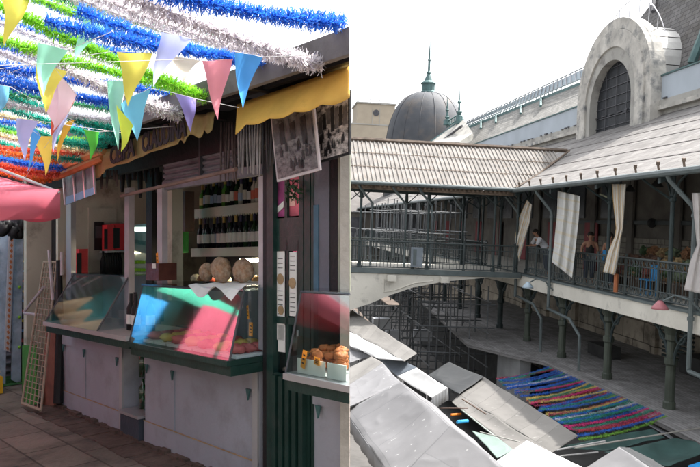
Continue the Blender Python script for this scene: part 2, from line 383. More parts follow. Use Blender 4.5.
# things in the gap between the counters
bx_ = thing('waste_box', 'low dark blue box with a pale lid in the gap between two counters', 'box', L(5.66, .0, 0))
MB().box(L, 5.48, 5.84, -.25, .03, .0, .2).build('box_body', mat('dark_blue_box', (.05, .06, .08), .6), bx_)
MB().box(L, 5.47, 5.85, -.26, .045, .2, .225).build('box_lid', m_alu, bx_)
m_gbot = glass('green_bottle_glass', (.15, .5, .25), .15, .05)
for i in range(6):
    q = 5.52 + (i % 3) * .1; z = .23 + (i // 3) * .27
    m = MB().lathe(L, q, -.12, [(z, .036), (z + .17, .036), (z + .21, .014), (z + .25, .013)], 10)
    tag(m.build('green_bottle', m_gbot, smooth=True), 'green bottle stacked in the gap between the grey counters', 'bottle', 'green bottles between the counters')
m = MB().box(L, 5.47, 5.85, -.6, -.5, .2, .9); tag(m.build('crate_stack', m_teal), 'teal crate wall behind the bottles between two grey counters', 'crate')

# ---- glass display cases
def case(label, sa, sb, db, dt, z0, z1, boardm, cut=False, ext=0.0, split=None):
    c = thing('display_case', label, 'display case', L((sa + sb) / 2, -.1, z0))
    A = lambda d: max(sa, s0(d)) if cut else sa
    back = -.15 if cut else -.32
    def fb(m, s_a, s_b, da, dbb, za, zb):
        g_ = lambda d: max(s_a, s0(d)) if cut else s_a
        m.prism([L(g_(dbb), dbb, za), L(g_(da), da, za), L(s_b, da, za), L(s_b, dbb, za)], (0, 0, zb - za)); return m
    fb(MB(), sa - ext, sb, back, db + .02, z0 - .035, z0).build('case_base', boardm, c)
    fb(MB(), sa - ext, sb, back + .3, db - .01, z0 - .1, z0 - .037).build('case_bearer', m_green, c)
    fb(MB(), sa, sb, back, dt + .01, z1, z1 + .014).build('case_top', m_pane, c)
    MB().face([L(A(db), db, z0), L(sb, db, z0), L(sb, dt, z1), L(A(dt), dt, z1)]).build('front_glass', m_glass, c)
    MB().face([L(sb, db, z0), L(sb, back, z0), L(sb, back, z1), L(sb, dt, z1)]).build('end_glass', m_pane, c)
    if not cut: MB().face([L(sa, db, z0), L(sa, back, z0), L(sa, back, z1), L(sa, dt, z1)]).build('end_glass', m_pane, c)
    m = MB(); m.tube([L(sb, db, z0), L(sb, dt, z1)], .006, 6)
    if not cut: m.tube([L(sa, db, z0), L(sa, dt, z1)], .008, 6)
    m.tube([L(A(dt), dt, z1), L(sb, dt, z1)], .007, 6)
    m.build('case_frame', m_dgrey, c)
    fb(MB(), sa, sb, back - .01, back, z0, z1).build('case_back', mat('case_back', (.16, .2, .2), .5), c)
    return c
case('slanted glass case on the far grey counter, reflecting teal and tan', 5.80, 7.07, .25, -.03, .93, 1.375, m_cntl, ext=.6)
case('long slanted glass case below the loaves, reflecting green and pink', 3.76, 5.2, .24, .13, .89, 1.32, m_green)
case('near slanted glass case filled with trays of fried pastries', 2.2, 3.16, .25, .14, .89, 1.335, m_alu, cut=True)
m = MB()
for i in range(4):
    q = 5.32 + i * .12; d = U(-.15, .1); z = .94
    m = MB().lathe(L, q, d, [(z, .037), (z + .18, .037), (z + .23, .015), (z + .3, .014)], 10)
    b_ = m.build('wine_bottle', m_black, smooth=True); tag(b_, 'dark wine bottle at the open end of the far glass case', 'bottle', 'bottles beside the far glass case')
    MB().lathe(L, q, d, [(z + .05, .0378), (z + .13, .0378)], 10).build('bottle_label', m_paper, b_)
# trays with pastries in the near case
for (a, b) in ((2.86, 3.10), (2.62, 2.84), (2.42, 2.6)):
    if a < s0(.2): a = s0(.2) + .01
    if b - a < .06: continue
    t = thing('paper_tray', 'white folded paper tray of fried pastries, %s in the near case' % ('leftmost' if a > 2.8 else 'second from the left'), 'tray', L((a + b) / 2, .05, .89))
    f0 = .215
    MB().box(L, a, b, f0 - .004, f0, .895, .975).build('tray_front', m_paper, t)
    bk = max(-.14, D0 - b / 1.1106 + .03); poly = [(a, f0), (b, f0), (b, bk), (max(a, s0(bk)) + .005, bk), (a, max(bk, D0 - a / 1.1106 + .012))]
    MB().prism([L(p_, q_, .892) for p_, q_ in poly], (0, 0, .004)).build('tray_base', m_paper, t)
    MB().box(L, b - .004, b, bk, f0, .895, .96).build('tray_side', m_paper, t)
    for k in range(30):
        q, d, z = U(a + .03, b - .03), U(-.04, .18), .92 + U(0, .11)
        if q < s0(d) + .065: q = s0(d) + .065
        m = MB().ball(L(q, d, z), .026, 10, (1.35, .8, .8), .5); m.v = [v + Vector((noise.noise(v * 40), noise.noise(v * 40 + Vector((9, 0, 0))), 0)) * .008 for v in m.v]
        tag(m.build('fried_pastry', m_crust, smooth=True), 'golden brown fried pastry in a white paper tray in the near glass case', 'pastry', 'fried pastries in paper trays')
def card(x, y, w_, h_, d, rot=0, label=None):
    c = PL(x, y, d); e1 = Vector((-SX, -SY, 0)); k = (D0 - d) / ((x - 350) / 700 * .743 + .669) / 700
    a = e1 * math.cos(rot) + Vector((0, 0, 1)) * math.sin(rot); b_ = -e1 * math.sin(rot) + Vector((0, 0, 1)) * math.cos(rot)
    m = MB().prism([c - a * w_ * k - b_ * h_ * k, c + a * w_ * k - b_ * h_ * k, c + a * w_ * k * .9 + b_ * h_ * k, c - a * w_ * k + b_ * h_ * k * .9], Vector((NX, NY, 0)) * .002)
    o = m.build('price_card', m_price); tag(o, label, 'price card')
    ln = MB()
    for j in range(3):
        yy = (j - 1) * .45; ln.prism([c + a * w_ * k * -.5 + b_ * h_ * k * (yy - .08) + Vector((NX, NY, 0)) * .003, c + a * w_ * k * .5 + b_ * h_ * k * (yy - .08) + Vector((NX, NY, 0)) * .003, c + a * w_ * k * .4 + b_ * h_ * k * (yy + .08) + Vector((NX, NY, 0)) * .003, c + a * w_ * k * -.5 + b_ * h_ * k * (yy + .08) + Vector((NX, NY, 0)) * .003], Vector((NX, NY, 0)) * .001)
    ln.build('handwritten_lines', m_ink, o)
card(304, 359, 3.4, 9.5, .225, -.25, 'tall orange price card on the leftmost pastry tray')
card(317, 361, 4.5, 4, .225, -.1, 'square orange price card on the pastry trays')
card(251, 329, 3.2, 7, .05, -.05, 'orange price card inside the end of the middle glass case')
card(248, 312, 1.6, 7, .02, .1, 'narrow orange price card high in the end of the middle glass case')
card(157.5, 260, 2.2, 7.5, -.02, .12, 'orange price card standing above the red-brown box')
# meat and cheese in the middle case
for i in range(7):
    a = 3.86 + i * .19
    t = thing('meat_tray', 'white tray of %s in the middle glass case, number %s from the right' % (('pink sausage', 'yellow cheese')[i % 2], ('one', 'two', 'three', 'four', 'five', 'six', 'seven')[i]), 'tray', L(a, 0, .89))
    MB().box(L, a - .085, a + .085, -.2, .18, .892, .91).build('tray_base', m_paper, t)
    m = MB()
    for k in range(4): m.ball(L(a, -.12 + k * .08, .94), .045, 10, (1.4, .8, .7), .5)
    m.build('tray_filling', (m_meat, mat('yellow_cheese', (.7, .45, .12), .5, .2))[i % 2], t, smooth=True)
# loaves, paper and box on the middle case
ztop = 1.34
m = MB()
def pf(u, v):
    s_ = 3.80 + u * .55; d_ = .2 - v * .45; z = ztop + .012 + .012 * noise.noise(Vector((u * 5, v * 5, 0))) - (.09 * (max(0, d_ - .12) / .08) * (.5 + .5 * math.cos(u * 9)))
    return L(s_, d_, z)
m.grid(pf, 14, 8); tag(m.build('wrapping_paper', m_paper, thick=.002), 'crumpled white paper under the loaves, hanging over the glass', 'paper')
for i, (x, y, r, d, lb) in enumerate(((206.5, 272, .075, -.05, 'smaller loaf at the left, half hidden behind the big one'), (221, 271, .098, 0.0, 'big round floury loaf in the middle of three'), (243, 271.5, .092, -.03, 'round floury loaf at the right, beside the post'))):
    s_, z_ = Lp(x, y, d)
    m = MB().ball(Vector((0, 0, 0)), r, 20, (1, 1, 1)); q = []
    for v in m.v:
        k = 1 + .12 * noise.noise(v * 14 + Vector((i * 5, 0, 0))) - .25 * math.exp(-((v.x / r) ** 2 + (v.z / r - .1) ** 2) * 9) * (v.y > 0)
        q.append(L(s_, d, ztop + r * .93 + .015) + Vector((SX, SY, 0)) * v.x * k + Vector((NX, NY, 0)) * v.y * .62 * k + Vector((0, 0, 1)) * v.z * .93 * k)
    m.v = q; tag(m.build('bread_loaf', m_bread, smooth=True), 'round brown ' + lb, 'bread')
s_, z_ = Lp(155, 276, 0); bt = thing('wooden_box', 'red-brown lidded box with a small white tag on the middle case', 'box', L(s_, 0, ztop))
MB().box(L, s_ - .1, s_ + .12, -.14, .02, ztop + .012, ztop + .15).build('box_body', m_redwood, bt)
m = MB(); m.tube([L(s_ - .02, -.06, ztop + .15), L(s_ - .02, -.06, ztop + .185)], .02, 8); m.build('box_knob', m_redwood, bt)
MB().box(L, s_ - .06, s_ + .0, .022, .026, ztop + .11, ztop + .15).build('paper_tag', m_paper, bt)
# wine shelves
W = thing('wine_shelf', 'cream wall shelves packed with wine bottles in the middle stall', 'shelf', L(4.2, -1.05, 1.4))
dS = -.95
sa, sb = Lp(264, 225, dS)[0], Lp(191, 225, dS)[0]
zU = Lp(225, 206, dS)[1]; zL = Lp(225, 247.5, dS)[1]
for z in (zU, zL): MB().box(L, sa, sb, -1.25, dS, z - .085, z).build('shelf_board', m_shelf, W)
MB().box(L, sa, sb + .3, -1.30, -1.36, 1.2, 2.4).build('shelf_back', m_black, W)
m = MB()
for k in range(30):
    q = sa + .02 + k * .04; m.prism([L(q, dS + .002, zU - .085), L(q + .035, dS + .002, zU - .085), L(q + .018, dS + .002, zU - .105)], Vector((NX, NY, 0)) * .002)
m.build('lace_trim', m_shelf, W)
lmp = MB().box(L, sa + .05, sa + .62, -1.2, -1.1, zL - .14, zL - .11).build('light_tube', mat('lit_tube', (1, .9, .7), .5, 0, emit=(1, .88, .62, 14)), W)
cols = [((.02, .05, .02), 'dark green'), ((.015, .015, .02), 'black'), ((.3, .16, .03), 'amber'), ((.1, .3, .05), 'bright green'), ((.5, .5, .42), 'pale')]
lcols = [(.7, .7, .66), (.75, .65, .3), (.35, .45, .6), (.6, .58, .5), (.6, .15, .1)]
for row, z in ((0, zL), (1, zU)):
    q = sa + .035; k = 0
    while q < sb - .03:
        kind = (1 if rnd() < .75 else 0) if row == 0 else random.choice((0, 1, 2, 3, 4, 1))
        h = (.3 if row == 0 else U(.24, .3)); r = .033; cc, cn = cols[kind]
        d_ = dS - .06 - U(0, .03)
        m = MB().lathe(L, q, d_, [(z, r), (z + h * .58, r), (z + h * .7, r * .42), (z + h, r * .38)], 10)
        b_ = m.build('wine_bottle', mat('bottle_' + cn.replace(' ', '_'), cc, .15, .1, 3, 0), smooth=True)
        tag(b_, '%s bottle standing on the %s cream shelf of the middle stall' % (cn, ('lower', 'upper')[row]), 'bottle', 'bottles on the %s shelf' % ('lower', 'upper')[row])
        lc = lcols[0 if (row == 0 and rnd() < .8) else int(rnd() * 5)]
        MB().lathe(L, q, d_, [(z + h * .16, r + .001), (z + h * .46, r + .001)], 10).build('bottle_label', mat('label_%d' % (lcols.index(lc)), lc, .7), b_)
        MB().lathe(L, q, d_, [(z + h * .8, r * .45), (z + h + .002, r * .45)], 8).build('bottle_foil', mat('foil_%d' % (k % 3), ((.05, .05, .12), (.4, .3, .08), (.03, .03, .03))[k % 3], .4), b_)
        q += .073; k += 1
one_ = one(176, 185, 192, 232, -.7, .1, 'wall_cabinet', mat('cabinet_dark', (.1, .07, .06), .6, .3, 4)); tag(one_, 'tall dark brown cabinet left of the wine bottles', 'cabinet')
o_ = one(174.5, 183, 232, 253, -.72, .06, 'green_carton', mat('green_carton', (.04, .3, .06), .6)); tag(o_, 'bright green carton under the dark cabinet', 'carton')
for i in range(16):
    q = sa + .1 + (i % 8) * .14; z = zL - .30 - (i // 8) * .12; c_ = ((.5, .3, .1), (.55, .1, .06), (.3, .14, .06), (.65, .6, .45))[i % 4]
    m = MB().ball(L(q, -.9 + U(-.05, .05), z), .05, 10, (1, 1, .9), .4); tag(m.build('packet', mat('packet_%d' % (i % 4), c_, .5, .3, 12), smooth=True), 'small wrapped packet heaped below the wine shelves', 'packet', 'packets below the wine shelves')
MB_s = MB().box(L, sa, sb + .2, -1.2, -.8, zL - .52, zL - .47); tag(MB_s.build('back_bench', m_shelf), 'white back bench below the wine shelves', 'bench')
# far stall interior
F_ = thing('wall_notice', 'dark framed notice on the cream wall of the far stall', 'notice', PLs(100, 250, 7.55)); pbs(94, 103, 222, 250, 7.58, .02, 'notice_frame', m_black, F_); pbs(95.5, 101.5, 226, 238, 7.555, .01, 'notice_sheet', m_dgrey, F_)
o_ = pbs(88, 116, 208, 288, 7.597, .015, 'wall_board', mat('pale_board', (.48, .46, .38), .7)); tag(o_, 'pale cream board fixed to the back of the far stall', 'board')
for xa, xb, yt, yb, lb in ((102, 109, 225, 251, 'left one of two red boxes on the far stall shelf'), (110, 121, 224, 250, 'right one of two red boxes on the far stall shelf'), (74, 83, 249, 277, 'red box standing low at the left of the far stall')):
    t = thing('red_box', lb, 'box', PLs(xb, yb, 7.5)); pbs(xa, xb, yt, yb, 7.55, .14, 'box_body', m_red, t); pbs(xa + (xb - xa) * .3, xb - 1.5, yt + 4, yb - 2, 7.409, .004, 'box_opening', m_black, t)
o_ = pbs(99, 123, 250.5, 252.5, 7.59, .22, 'small_shelf', m_cntl); tag(o_, 'narrow shelf under the two red boxes', 'shelf')
for i in range(8):
    x_ = 103 + i * 2.4; d_, z_ = Ls(x_, 274, 7.45); s_ = 7.45
    b_ = MB().lathe(L, s_, d_, [(z_, .03), (z_ + .14, .03), (z_ + .2, .012), (z_ + .25, .012)], 8).build('wine_bottle', m_black, smooth=True)
    tag(b_, 'dark bottle in the cluster under the red boxes of the far stall', 'bottle', 'bottles under the red boxes')
o_ = pbs(99, 124, 274.5, 276.5, 7.59, .22, 'small_shelf', m_cntl); tag(o_, 'narrow shelf carrying the dark bottles of the far stall', 'shelf')
fr = thing('drinks_fridge', 'glass fronted drinks fridge with a lit top between the two stalls', 'fridge', PLs(138, 300, 6.9))
pbs(131, 147, 225, 320, 7.3, .4, 'fridge_body', mat('fridge_teal', (.12, .25, .25), .4, .3, 6), fr); pbs(131.8, 146.4, 227, 231.5, 6.897, .012, 'fridge_sign', mat('lit_sign', (.8, .9, .85), .5, 0, emit=(.8, 1, .9, .8)), fr)
pbs(133, 145.5, 233, 300, 6.89, .008, 'fridge_door', m_glass, fr)
m = MB()
for k in range(14): m.ball(PLs(135 + k % 5 * 2.2, 262 + 8 * (k // 5), 6.86), .02, 8)
m.build('fridge_bottles', mat('lime_green', (.25, .6, .04), .4), fr)
# hanging cord bundles, sticks
def bundle(xa, xb, yt, yb, n, d, ma, label, cat, jag=6):
    t = thing('stick_bundle', label, cat, PL((xa + xb) / 2, yb, d))
    for k in range(n):
        x = xa + (xb - xa) * (k + .5) / n; w_ = (xb - xa) / n * .42; x2 = x + U(-1.5, 1.5); yb2 = yb - U(0, jag); dd = d + U(-.03, .03)
        pts_ = [PL(x + (x2 - x) * q, yt + (yb2 - yt) * q, dd) for q in (0, .35, .7, 1)]
        rr = w_ * (pts_[0].y / 700)
        MB().tube(pts_, [rr * .8, rr * 1.1, rr, rr * .6], 6).build('strip', ma, t, smooth=True)
m_gstick = mat('grey_cloth_strip', (.3, .28, .29), .85, .35, 9, .5)
m_bstick = mat('brown_cloth_strip', (.11, .08, .08), .85, .4, 9, .5)
bundle(220, 236, 122, 184, 6, .08, m_bstick, 'brown cloth strips hanging in a bundle beside the yellow sign', 'cloth strips')
bundle(237, 262, 124, 177, 9, .1, m_gstick, 'grey cloth strips hanging under the plain yellow awning', 'cloth strips')
bundle(262, 276, 122, 170, 5, .05, m_dgrey, 'dark strips hanging between grey cloth strips and market picture', 'cloth strips')
bundle(97, 118, 170, 190, 7, .1, m_bstick, 'short brown strips hanging under the left end of the lettered sign', 'cloth strips', 20)
bundle(120, 160, 165, 200, 7, -.3, m_black, 'dark shapes hanging inside the stall under the lettered sign', 'hanging cloth', 30)
# lettered sign cloth
sg = thing('sign_awning', 'faded yellow sign cloth with dark hand painted letters under the eave', 'sign', L(4.8, .25, 2.2))
sA, sB = 3.85, 5.74
def sgz(s): return 2.335 + (s - 4.0) * -.055
def sf(u, v):
    s = sB + (sA - sB) * u; fold = .018 * math.sin(s * 23) * (1 if (s < 4.25 or s > 5.45) else .35) + .01 * noise.noise(Vector((s * 5, v * 3, 0)))
    zt = sgz(s) + .165 - (.05 * (max(0, 4.2 - s) / .35)); zb = sgz(s) - .006 * math.sin(s * 9) - (.03 if s > 5.5 else 0) + (.02 * math.sin(s * 40) if s < 4.3 else 0)
    return L(s, .30 + fold - .02 * v, zb + (zt - zb) * v)
MB().grid(sf, 90, 5).build('sign_cloth', m_sign, sg, smooth=True, thick=.004)
def lettering(txt, s_left, s_right, zf, h, d, par, ma):
    cu = bpy.data.curves.new('lettering', 'FONT'); cu.body = txt; cu.size = 1; cu.extrude = .004; cu.resolution_u = 3; cu.offset = .035
    ob = bpy.data.objects.new('lettering', cu); COL.objects.link(ob)
    dg = bpy.context.evaluated_depsgraph_get(); me = bpy.data.meshes.new_from_object(ob.evaluated_get(dg)); bpy.data.objects.remove(ob)
    xs = [v.co.x for v in me.vertices]; ys = [v.co.y for v in me.vertices]; x0, x1, y0, y1 = min(xs), max(xs), min(ys), max(ys)
    m = MB()
    base = len(m.v)
    for v in me.vertices:
        u = (v.co.x - x0) / (x1 - x0); s = s_left + (s_right - s_left) * u
        m.v.append(L(s, d + v.co.z, zf(s) + (v.co.y - y0) / (y1 - y0) * h))
    for p in me.polygons: m.f.append(list(p.vertices)); m.uv.append(None)
    return m.build('lettering', ma, par)
lettering('CEIPA', 5.36, 4.92, lambda s: sgz(s) + .014, .138, .325, sg, m_ink)
lettering('CLAUDINA', 4.80, 4.15, lambda s: sgz(s) + .014, .14, .325, sg, m_ink)
# plain yellow awning
aw = thing('yellow_awning', 'plain yellow cloth awning with scalloped lower edge over the door', 'awning', L(3.0, .3, 2.3))
def af(u, v):
    d = .38 - .10 * v; s1 = 3.47 + .14 * v; s = s1 + (s0(d) - s1) * u
    zt = 2.485 - (s - 2.57) * .02; zb = 2.30 - .015 * abs(math.sin(s * 14)) - (.03 * max(0, 1 - (3.47 - s) / .1))
    k = .012 * math.sin(s * 31 + v) * (1 - v) + .01 * noise.noise(Vector((s * 6, v * 3, 2)))
    return L(s, d, zb + (zt - zb) * v) + Vector((0, NY, 0)) * k
MB().grid(af, 80, 6).build('awning_cloth', m_yel, aw, smooth=True, thick=.004)
def bf(u, v):
    d = .28 - .3 * v; s1 = 3.50; s = s1 + (s0(d) - s1) * u; return L(s, d, 2.485 - (s - 2.57) * .02 + .03 * v)
MB().grid(bf, 20, 2).build('awning_top', m_yel, aw, smooth=True, thick=.004)
# market pictures
def picture(label, quad, d, seed, frame):
    t = thing('market_picture', label, 'picture', PL(quad[3][0], quad[3][1], d))
    P = [PL(x, y, d) for x, y in quad]; n_ = Vector((NX, NY, 0))
    MB().prism([p - n_ * .012 for p in P], n_ * .012).build('picture_board', frame, t)
    c_ = sum(P, Vector()) / 4; q = [c_ + (p - c_) * .93 + n_ * .003 for p in P]
    m = bpy.data.materials.new('picture_print'); m.use_nodes = True; N = m.node_tree.nodes; K = m.node_tree.links
    tc = N.new('ShaderNodeTexCoord'); mp = N.new('ShaderNodeMapping'); mp.inputs['Location'].default_value = (seed, seed * 2, 0); mp.inputs['Scale'].default_value = (6, 9, 1); K.new(tc.outputs['UV'], mp.inputs[0])
    no = N.new('ShaderNodeTexNoise'); no.inputs['Scale'].default_value = 1.2; no.inputs['Detail'].default_value = 9; no.inputs['Roughness'].default_value = .72; K.new(mp.outputs[0], no.inputs[0])
    r = N.new('ShaderNodeValToRGB'); e = r.color_ramp.elements; e[0].position = .38; e[0].color = (.012, .012, .014, 1); e[1].position = .62; e[1].color = (.2, .19, .195, 1) if seed == 3 else (.62, .58, .58, 1); K.new(no.outputs[0], r.inputs[0])
    K.new(r.outputs[0], N['Principled BSDF'].inputs['Base Color']); N['Principled BSDF'].inputs['Roughness'].default_value = .35
    MB().face(q, [(0, 1), (1, 1), (1, 0), (0, 0)]).build('picture_print', m, t)
    # figures and houses of the old view, printed as flat shapes
    def at(u, v): return (q[0] * (1 - u) + q[1] * u) * (1 - v) + (q[3] * (1 - u) + q[2] * u) * v + n_ * .002
    rr = random.Random(seed); a = MB(); b_ = MB()
    for k in range(7):
        u = .04 + k * .135; h = rr.uniform(.25, .42); v0 = rr.uniform(.12, .25); (a if k % 2 else b_).face([at(u, v0), at(u + .12, v0 - .03), at(u + .12, v0 + h), at(u, v0 + h)])
    for k in range(14):
        u = rr.uniform(.05, .9); v = rr.uniform(.5, .85); w_ = .05; a.face([at(u - w_ / 2, v), at(u + w_ / 2, v), at(u + w_ * .7, v + .12), at(u - w_ * .7, v + .12)]); a.face([at(u - .015, v - .035), at(u + .015, v - .035), at(u + .015, v), at(u - .015, v)])
    a.build('printed_shapes', mat('print_dark', (.018, .018, .02), .4, .3, 20), t); b_.build('printed_shapes', mat('print_mid', (.09, .085, .09), .4, .4, 20), t)
picture('black and white picture of an old market crowd, hung tilted under yellow awning', ((270, 112), (313, 99), (320, 170), (277, 182)), .2, 3, mat('picture_edge', (.5, .45, .47), .6))
picture('black framed pale street picture at the right end of the awning', ((316, 104), (349.6, 90), (349.6, 154), (319, 163)), .12, 8, m_black)
m = MB()
for k in range(60):
    c = PL(293 + U(-7, 9), 186 + U(-6, 16), U(.02, .08)); a = Vector((U(-1, 1), U(-1, 1), U(-1, 1))).normalized() * .022; b_ = Vector((U(-1, 1), U(-1, 1), U(-1, 1))).normalized() * .012
    m.face([c - a, c + b_, c + a, c - b_])
tag(m.build('ivy_sprig', mat('ivy_green', (.02, .05, .02), .6)), 'dark leafy sprig hanging over the door transom', 'plant', kind='stuff')
# clear panel under the roof at the far end, orange roof edge
wp = thing('clear_screen', 'tilted clear plastic screen in pale bars under the far roof', 'screen', PL(78, 200, .3))
q = [(63, 172), (93, 158), (95, 194), (66, 205)]; P = [PL(x, y, .3) for x, y in q]; n_ = Vector((NX, NY, 0))
MB().prism(P, -n_ * .006).build('screen_sheet', mat('pale_blue_sheet', (.3, .42, .45), .25, .4, 8, trans=.3), wp)
MB().prism([PL(66, 197, .31), PL(95, 187, .31), PL(95, 194, .31), PL(66, 205, .31)], n_ * .004).build('screen_band', mat('sky_blue_band', (.25, .5, .75), .4, trans=.2), wp)
for k in range(4):
    x = 63 + k * 10; dy = -k * 4.6
    MB().tube([PL(x, 172 + dy, .31), PL(x + 2.5, 205 - k * 3.6, .31)], .012, 6).build('screen_bar', m_alu, wp)
for i, (a, b_) in enumerate((((32, 178), (103, 151)), ((55, 178), (103, 158)))):
    m = MB().tube([PL(a[0], a[1], .5 - i * .1), PL(b_[0], b_[1], .4 - i * .1)], .03, 6); tag(m.build('roof_batten', mat('orange_wood', (.5, .22, .08), .7, .3, 6)), '%s orange-brown wooden batten under the far roof edge' % ('upper', 'lower')[i], 'batten')
# trellis leaning at the end of the counters
tr = thing('trellis', 'pale wire trellis leaning against the end of the far counter', 'trellis', PL(34, 405, .2))
tl, trr, bl, br = Vector(PL(44, 262, .0)), Vector(PL(57, 262, -.05)), Vector(PL(22, 403, .35)), Vector(PL(41, 410, .3))
def tg(u, v): return (tl * (1 - u) + trr * u) * (1 - v) + (bl * (1 - u) + br * u) * v
for u in (0, 1): MB().tube([tg(u, 0), tg(u, 1)], .012, 6).build('trellis_rail', mat('pale_wood', (.3, .24, .18), .7), tr)
for v in (0, 1): MB().tube([tg(0, v), tg(1, v)], .014, 6).build('trellis_rail', mat('pale_wood', (.4, .3, .22), .7), tr)
m = MB()
for k in range(1, 5): m.tube([tg(k / 5, 0), tg(k / 5, 1)], .006, 4)
for k in range(1, 26): m.tube([tg(0, k / 26), tg(1, k / 26)], .004, 4)
m.build('trellis_wires', mat('pale_wood', (.4, .3, .22), .7), tr)
o_ = MB().prism([PL(24, 345, .1), PL(38, 345, .1), PL(38, 404, .15), PL(24, 404, .15)], n_ * .02); tag(o_.build('green_board', mat('lime_board', (.05, .2, .04), .6, .3, 6)), 'bright green board behind the leaning trellis', 'board')
o_ = MB().prism([PL(47, 322, .03), PL(57, 322, .03), PL(56, 405, .05), PL(45, 405, .05)], n_ * .02); tag(o_.build('plank', mat('red_plank', (.25, .1, .07), .7, .3, 6)), 'reddish plank upright at the end of the far counter', 'plank')
o_ = MB().tube([PL(59, 260, .0), PL(60, 330, .0), PL(58, 403, .05)], [.03, .04, .05], 8); tag(o_.build('bundled_cloth', m_black), 'dark bundle standing between the plank and the counter', 'bundle')
# end of the street: corrugated wall, poster boards, stored things
ew = thing('corrugated_shed', 'dark corrugated metal shed closing the far end of the street', 'shed', L(10.4, .8, 0))
def cf(u, v): d = -1.2 + u * 2.6; return L(9.75 + .02 * math.sin(v * 2.6 * 62), d, v * 2.6)
MB().grid(cf, 1, 330).build('corrugated_wall', m_shut, ew, smooth=True)
MB().box(L, 9.9, 12.5, -1.2, 4.4, 0, 2.6).build('shed_body', m_black, ew)
MB().box(L, 9.3, 12.5, -1.4, 4.4, 2.62, 2.7).build('shed_roof', m_dgrey, ew)
o_ = MB().box(L, 7.7, 9.9, -.4, -.3, 0, 2.5); tag(o_.build('dark_partition', m_black), 'dark partition beyond the far counter', 'partition')
m_blk = mat('blue_white_board', (.38, .48, .58), .5, .35, 5, dirt=(.12, .2, .3), dscale=3)
for i, (xa, xb, lb) in enumerate(((-6, 8.5, 'left of two narrow blue-white boards under the parasol'), (15, 23.5, 'right of two narrow blue-white boards under the parasol'))):
    t = thing('tall_board', lb, 'board', PLs(xa, 385, 9.2)); P = [PLs(xa, 228, 9.2), PLs(xb, 228, 9.2), PLs(xb - 3, 384, 9.2), PLs(xa - 3, 380, 9.2)]
    MB().prism(P, Vector((SX, SY, 0)) * .05).build('board_panel', m_blk, t)
    for k in range(3):
        c = PLs((xa + xb) / 2, 287 + k * 30, 9.19); m = MB().ball(c, .018, 8)
        if i: m.build('lime_sticker', mat('lime_green', (.25, .6, .04), .4), t)
t = thing('woven_strip', 'orange and white woven strip hanging between the two blue-white boards', 'strip', PLs(11, 350, 9.1))
P = [PLs(9, 232, 9.15), PLs(14.5, 232, 9.15), PLs(10, 352, 9.15), PLs(4.5, 350, 9.15)]
MB().prism(P, Vector((SX, SY, 0)) * .02).build('strip_cloth', mat('strip_white', (.5, .5, .52), .7), t)
m = MB()
for k in range(22):
    v = (k + .5) / 22; a = P[0] * (1 - v) + P[3] * v; b_ = P[1] * (1 - v) + P[2] * v; c = (a + b_) / 2 - Vector((SX, SY, 0)) * .01; w_ = (b_ - a) * .3; h_ = Vector((0, 0, .028))
    m.face([c - w_, c + h_, c + w_, c - h_])
m.build('strip_lozenges', mat('rust_orange', (.45, .17, .07), .7), t)
o_ = MB().tube([PLs(12, 218, 9.1), PLs(12, 240, 9.1)], .02, 6); 
for i in range(7):
    x = 3 + i * 5; m = MB().ball(PLs(x, 224 + U(0, 8), 9.0), .07, 10, (1, 1, 1.2), .8); tag(m.build('dark_bag', m_black, smooth=True), 'small dark bag hanging under the pink parasol', 'bag', 'dark bags under the pink parasol')
for i, (a, b_) in enumerate((((24, 312), (44, 287)), ((24, 313), (42, 315)), ((49, 250), (53, 300)), ((62, 252), (62, 275)))):
    m = MB().tube([PL(a[0], a[1], .1), PL(b_[0], b_[1], .1)], .016, 6); tag(m.build('wooden_stick', m_pole), ('slanting pale stick left of the trellis', 'level pale stick left of the trellis', 'upright pale stick above the trellis', 'short pale stick beside the far glass case')[i], 'stick')
for i in range(9):
    y = 262 + i * 10; m = MB().box(L, 9.3, 9.5, Ls(28, y, 9.3)[0], Ls(23.5, y, 9.3)[0], Ls(25, y, 9.3)[1], Ls(25, y, 9.3)[1] + .02); c_ = ((.7, .5, .05), (.1, .3, .6), (.6, .1, .08))[i % 3]
    tag(m.build('coloured_packet', mat('packet_c%d' % (i % 3), c_, .5)), 'thin coloured packet stacked right of the blue-white boards', 'packet', 'coloured packets at the street end')
yc = thing('yellow_crate', 'yellow plastic crate with white sack at the street end', 'crate', PLs(0, 398, 8.6))
d_, z_ = Ls(0, 400, 8.6); MB().box(L, 8.6, 8.9, d_ - .03, d_ + .4, 0.01, .2).build('crate_body', mat('yellow_plastic', (.75, .45, .02), .5), yc)
MB().ball(L(8.75, d_ + .1, .25), .11, 10, (1.2, 1, .9), .6).build('white_sack', m_paper, yc, smooth=True)

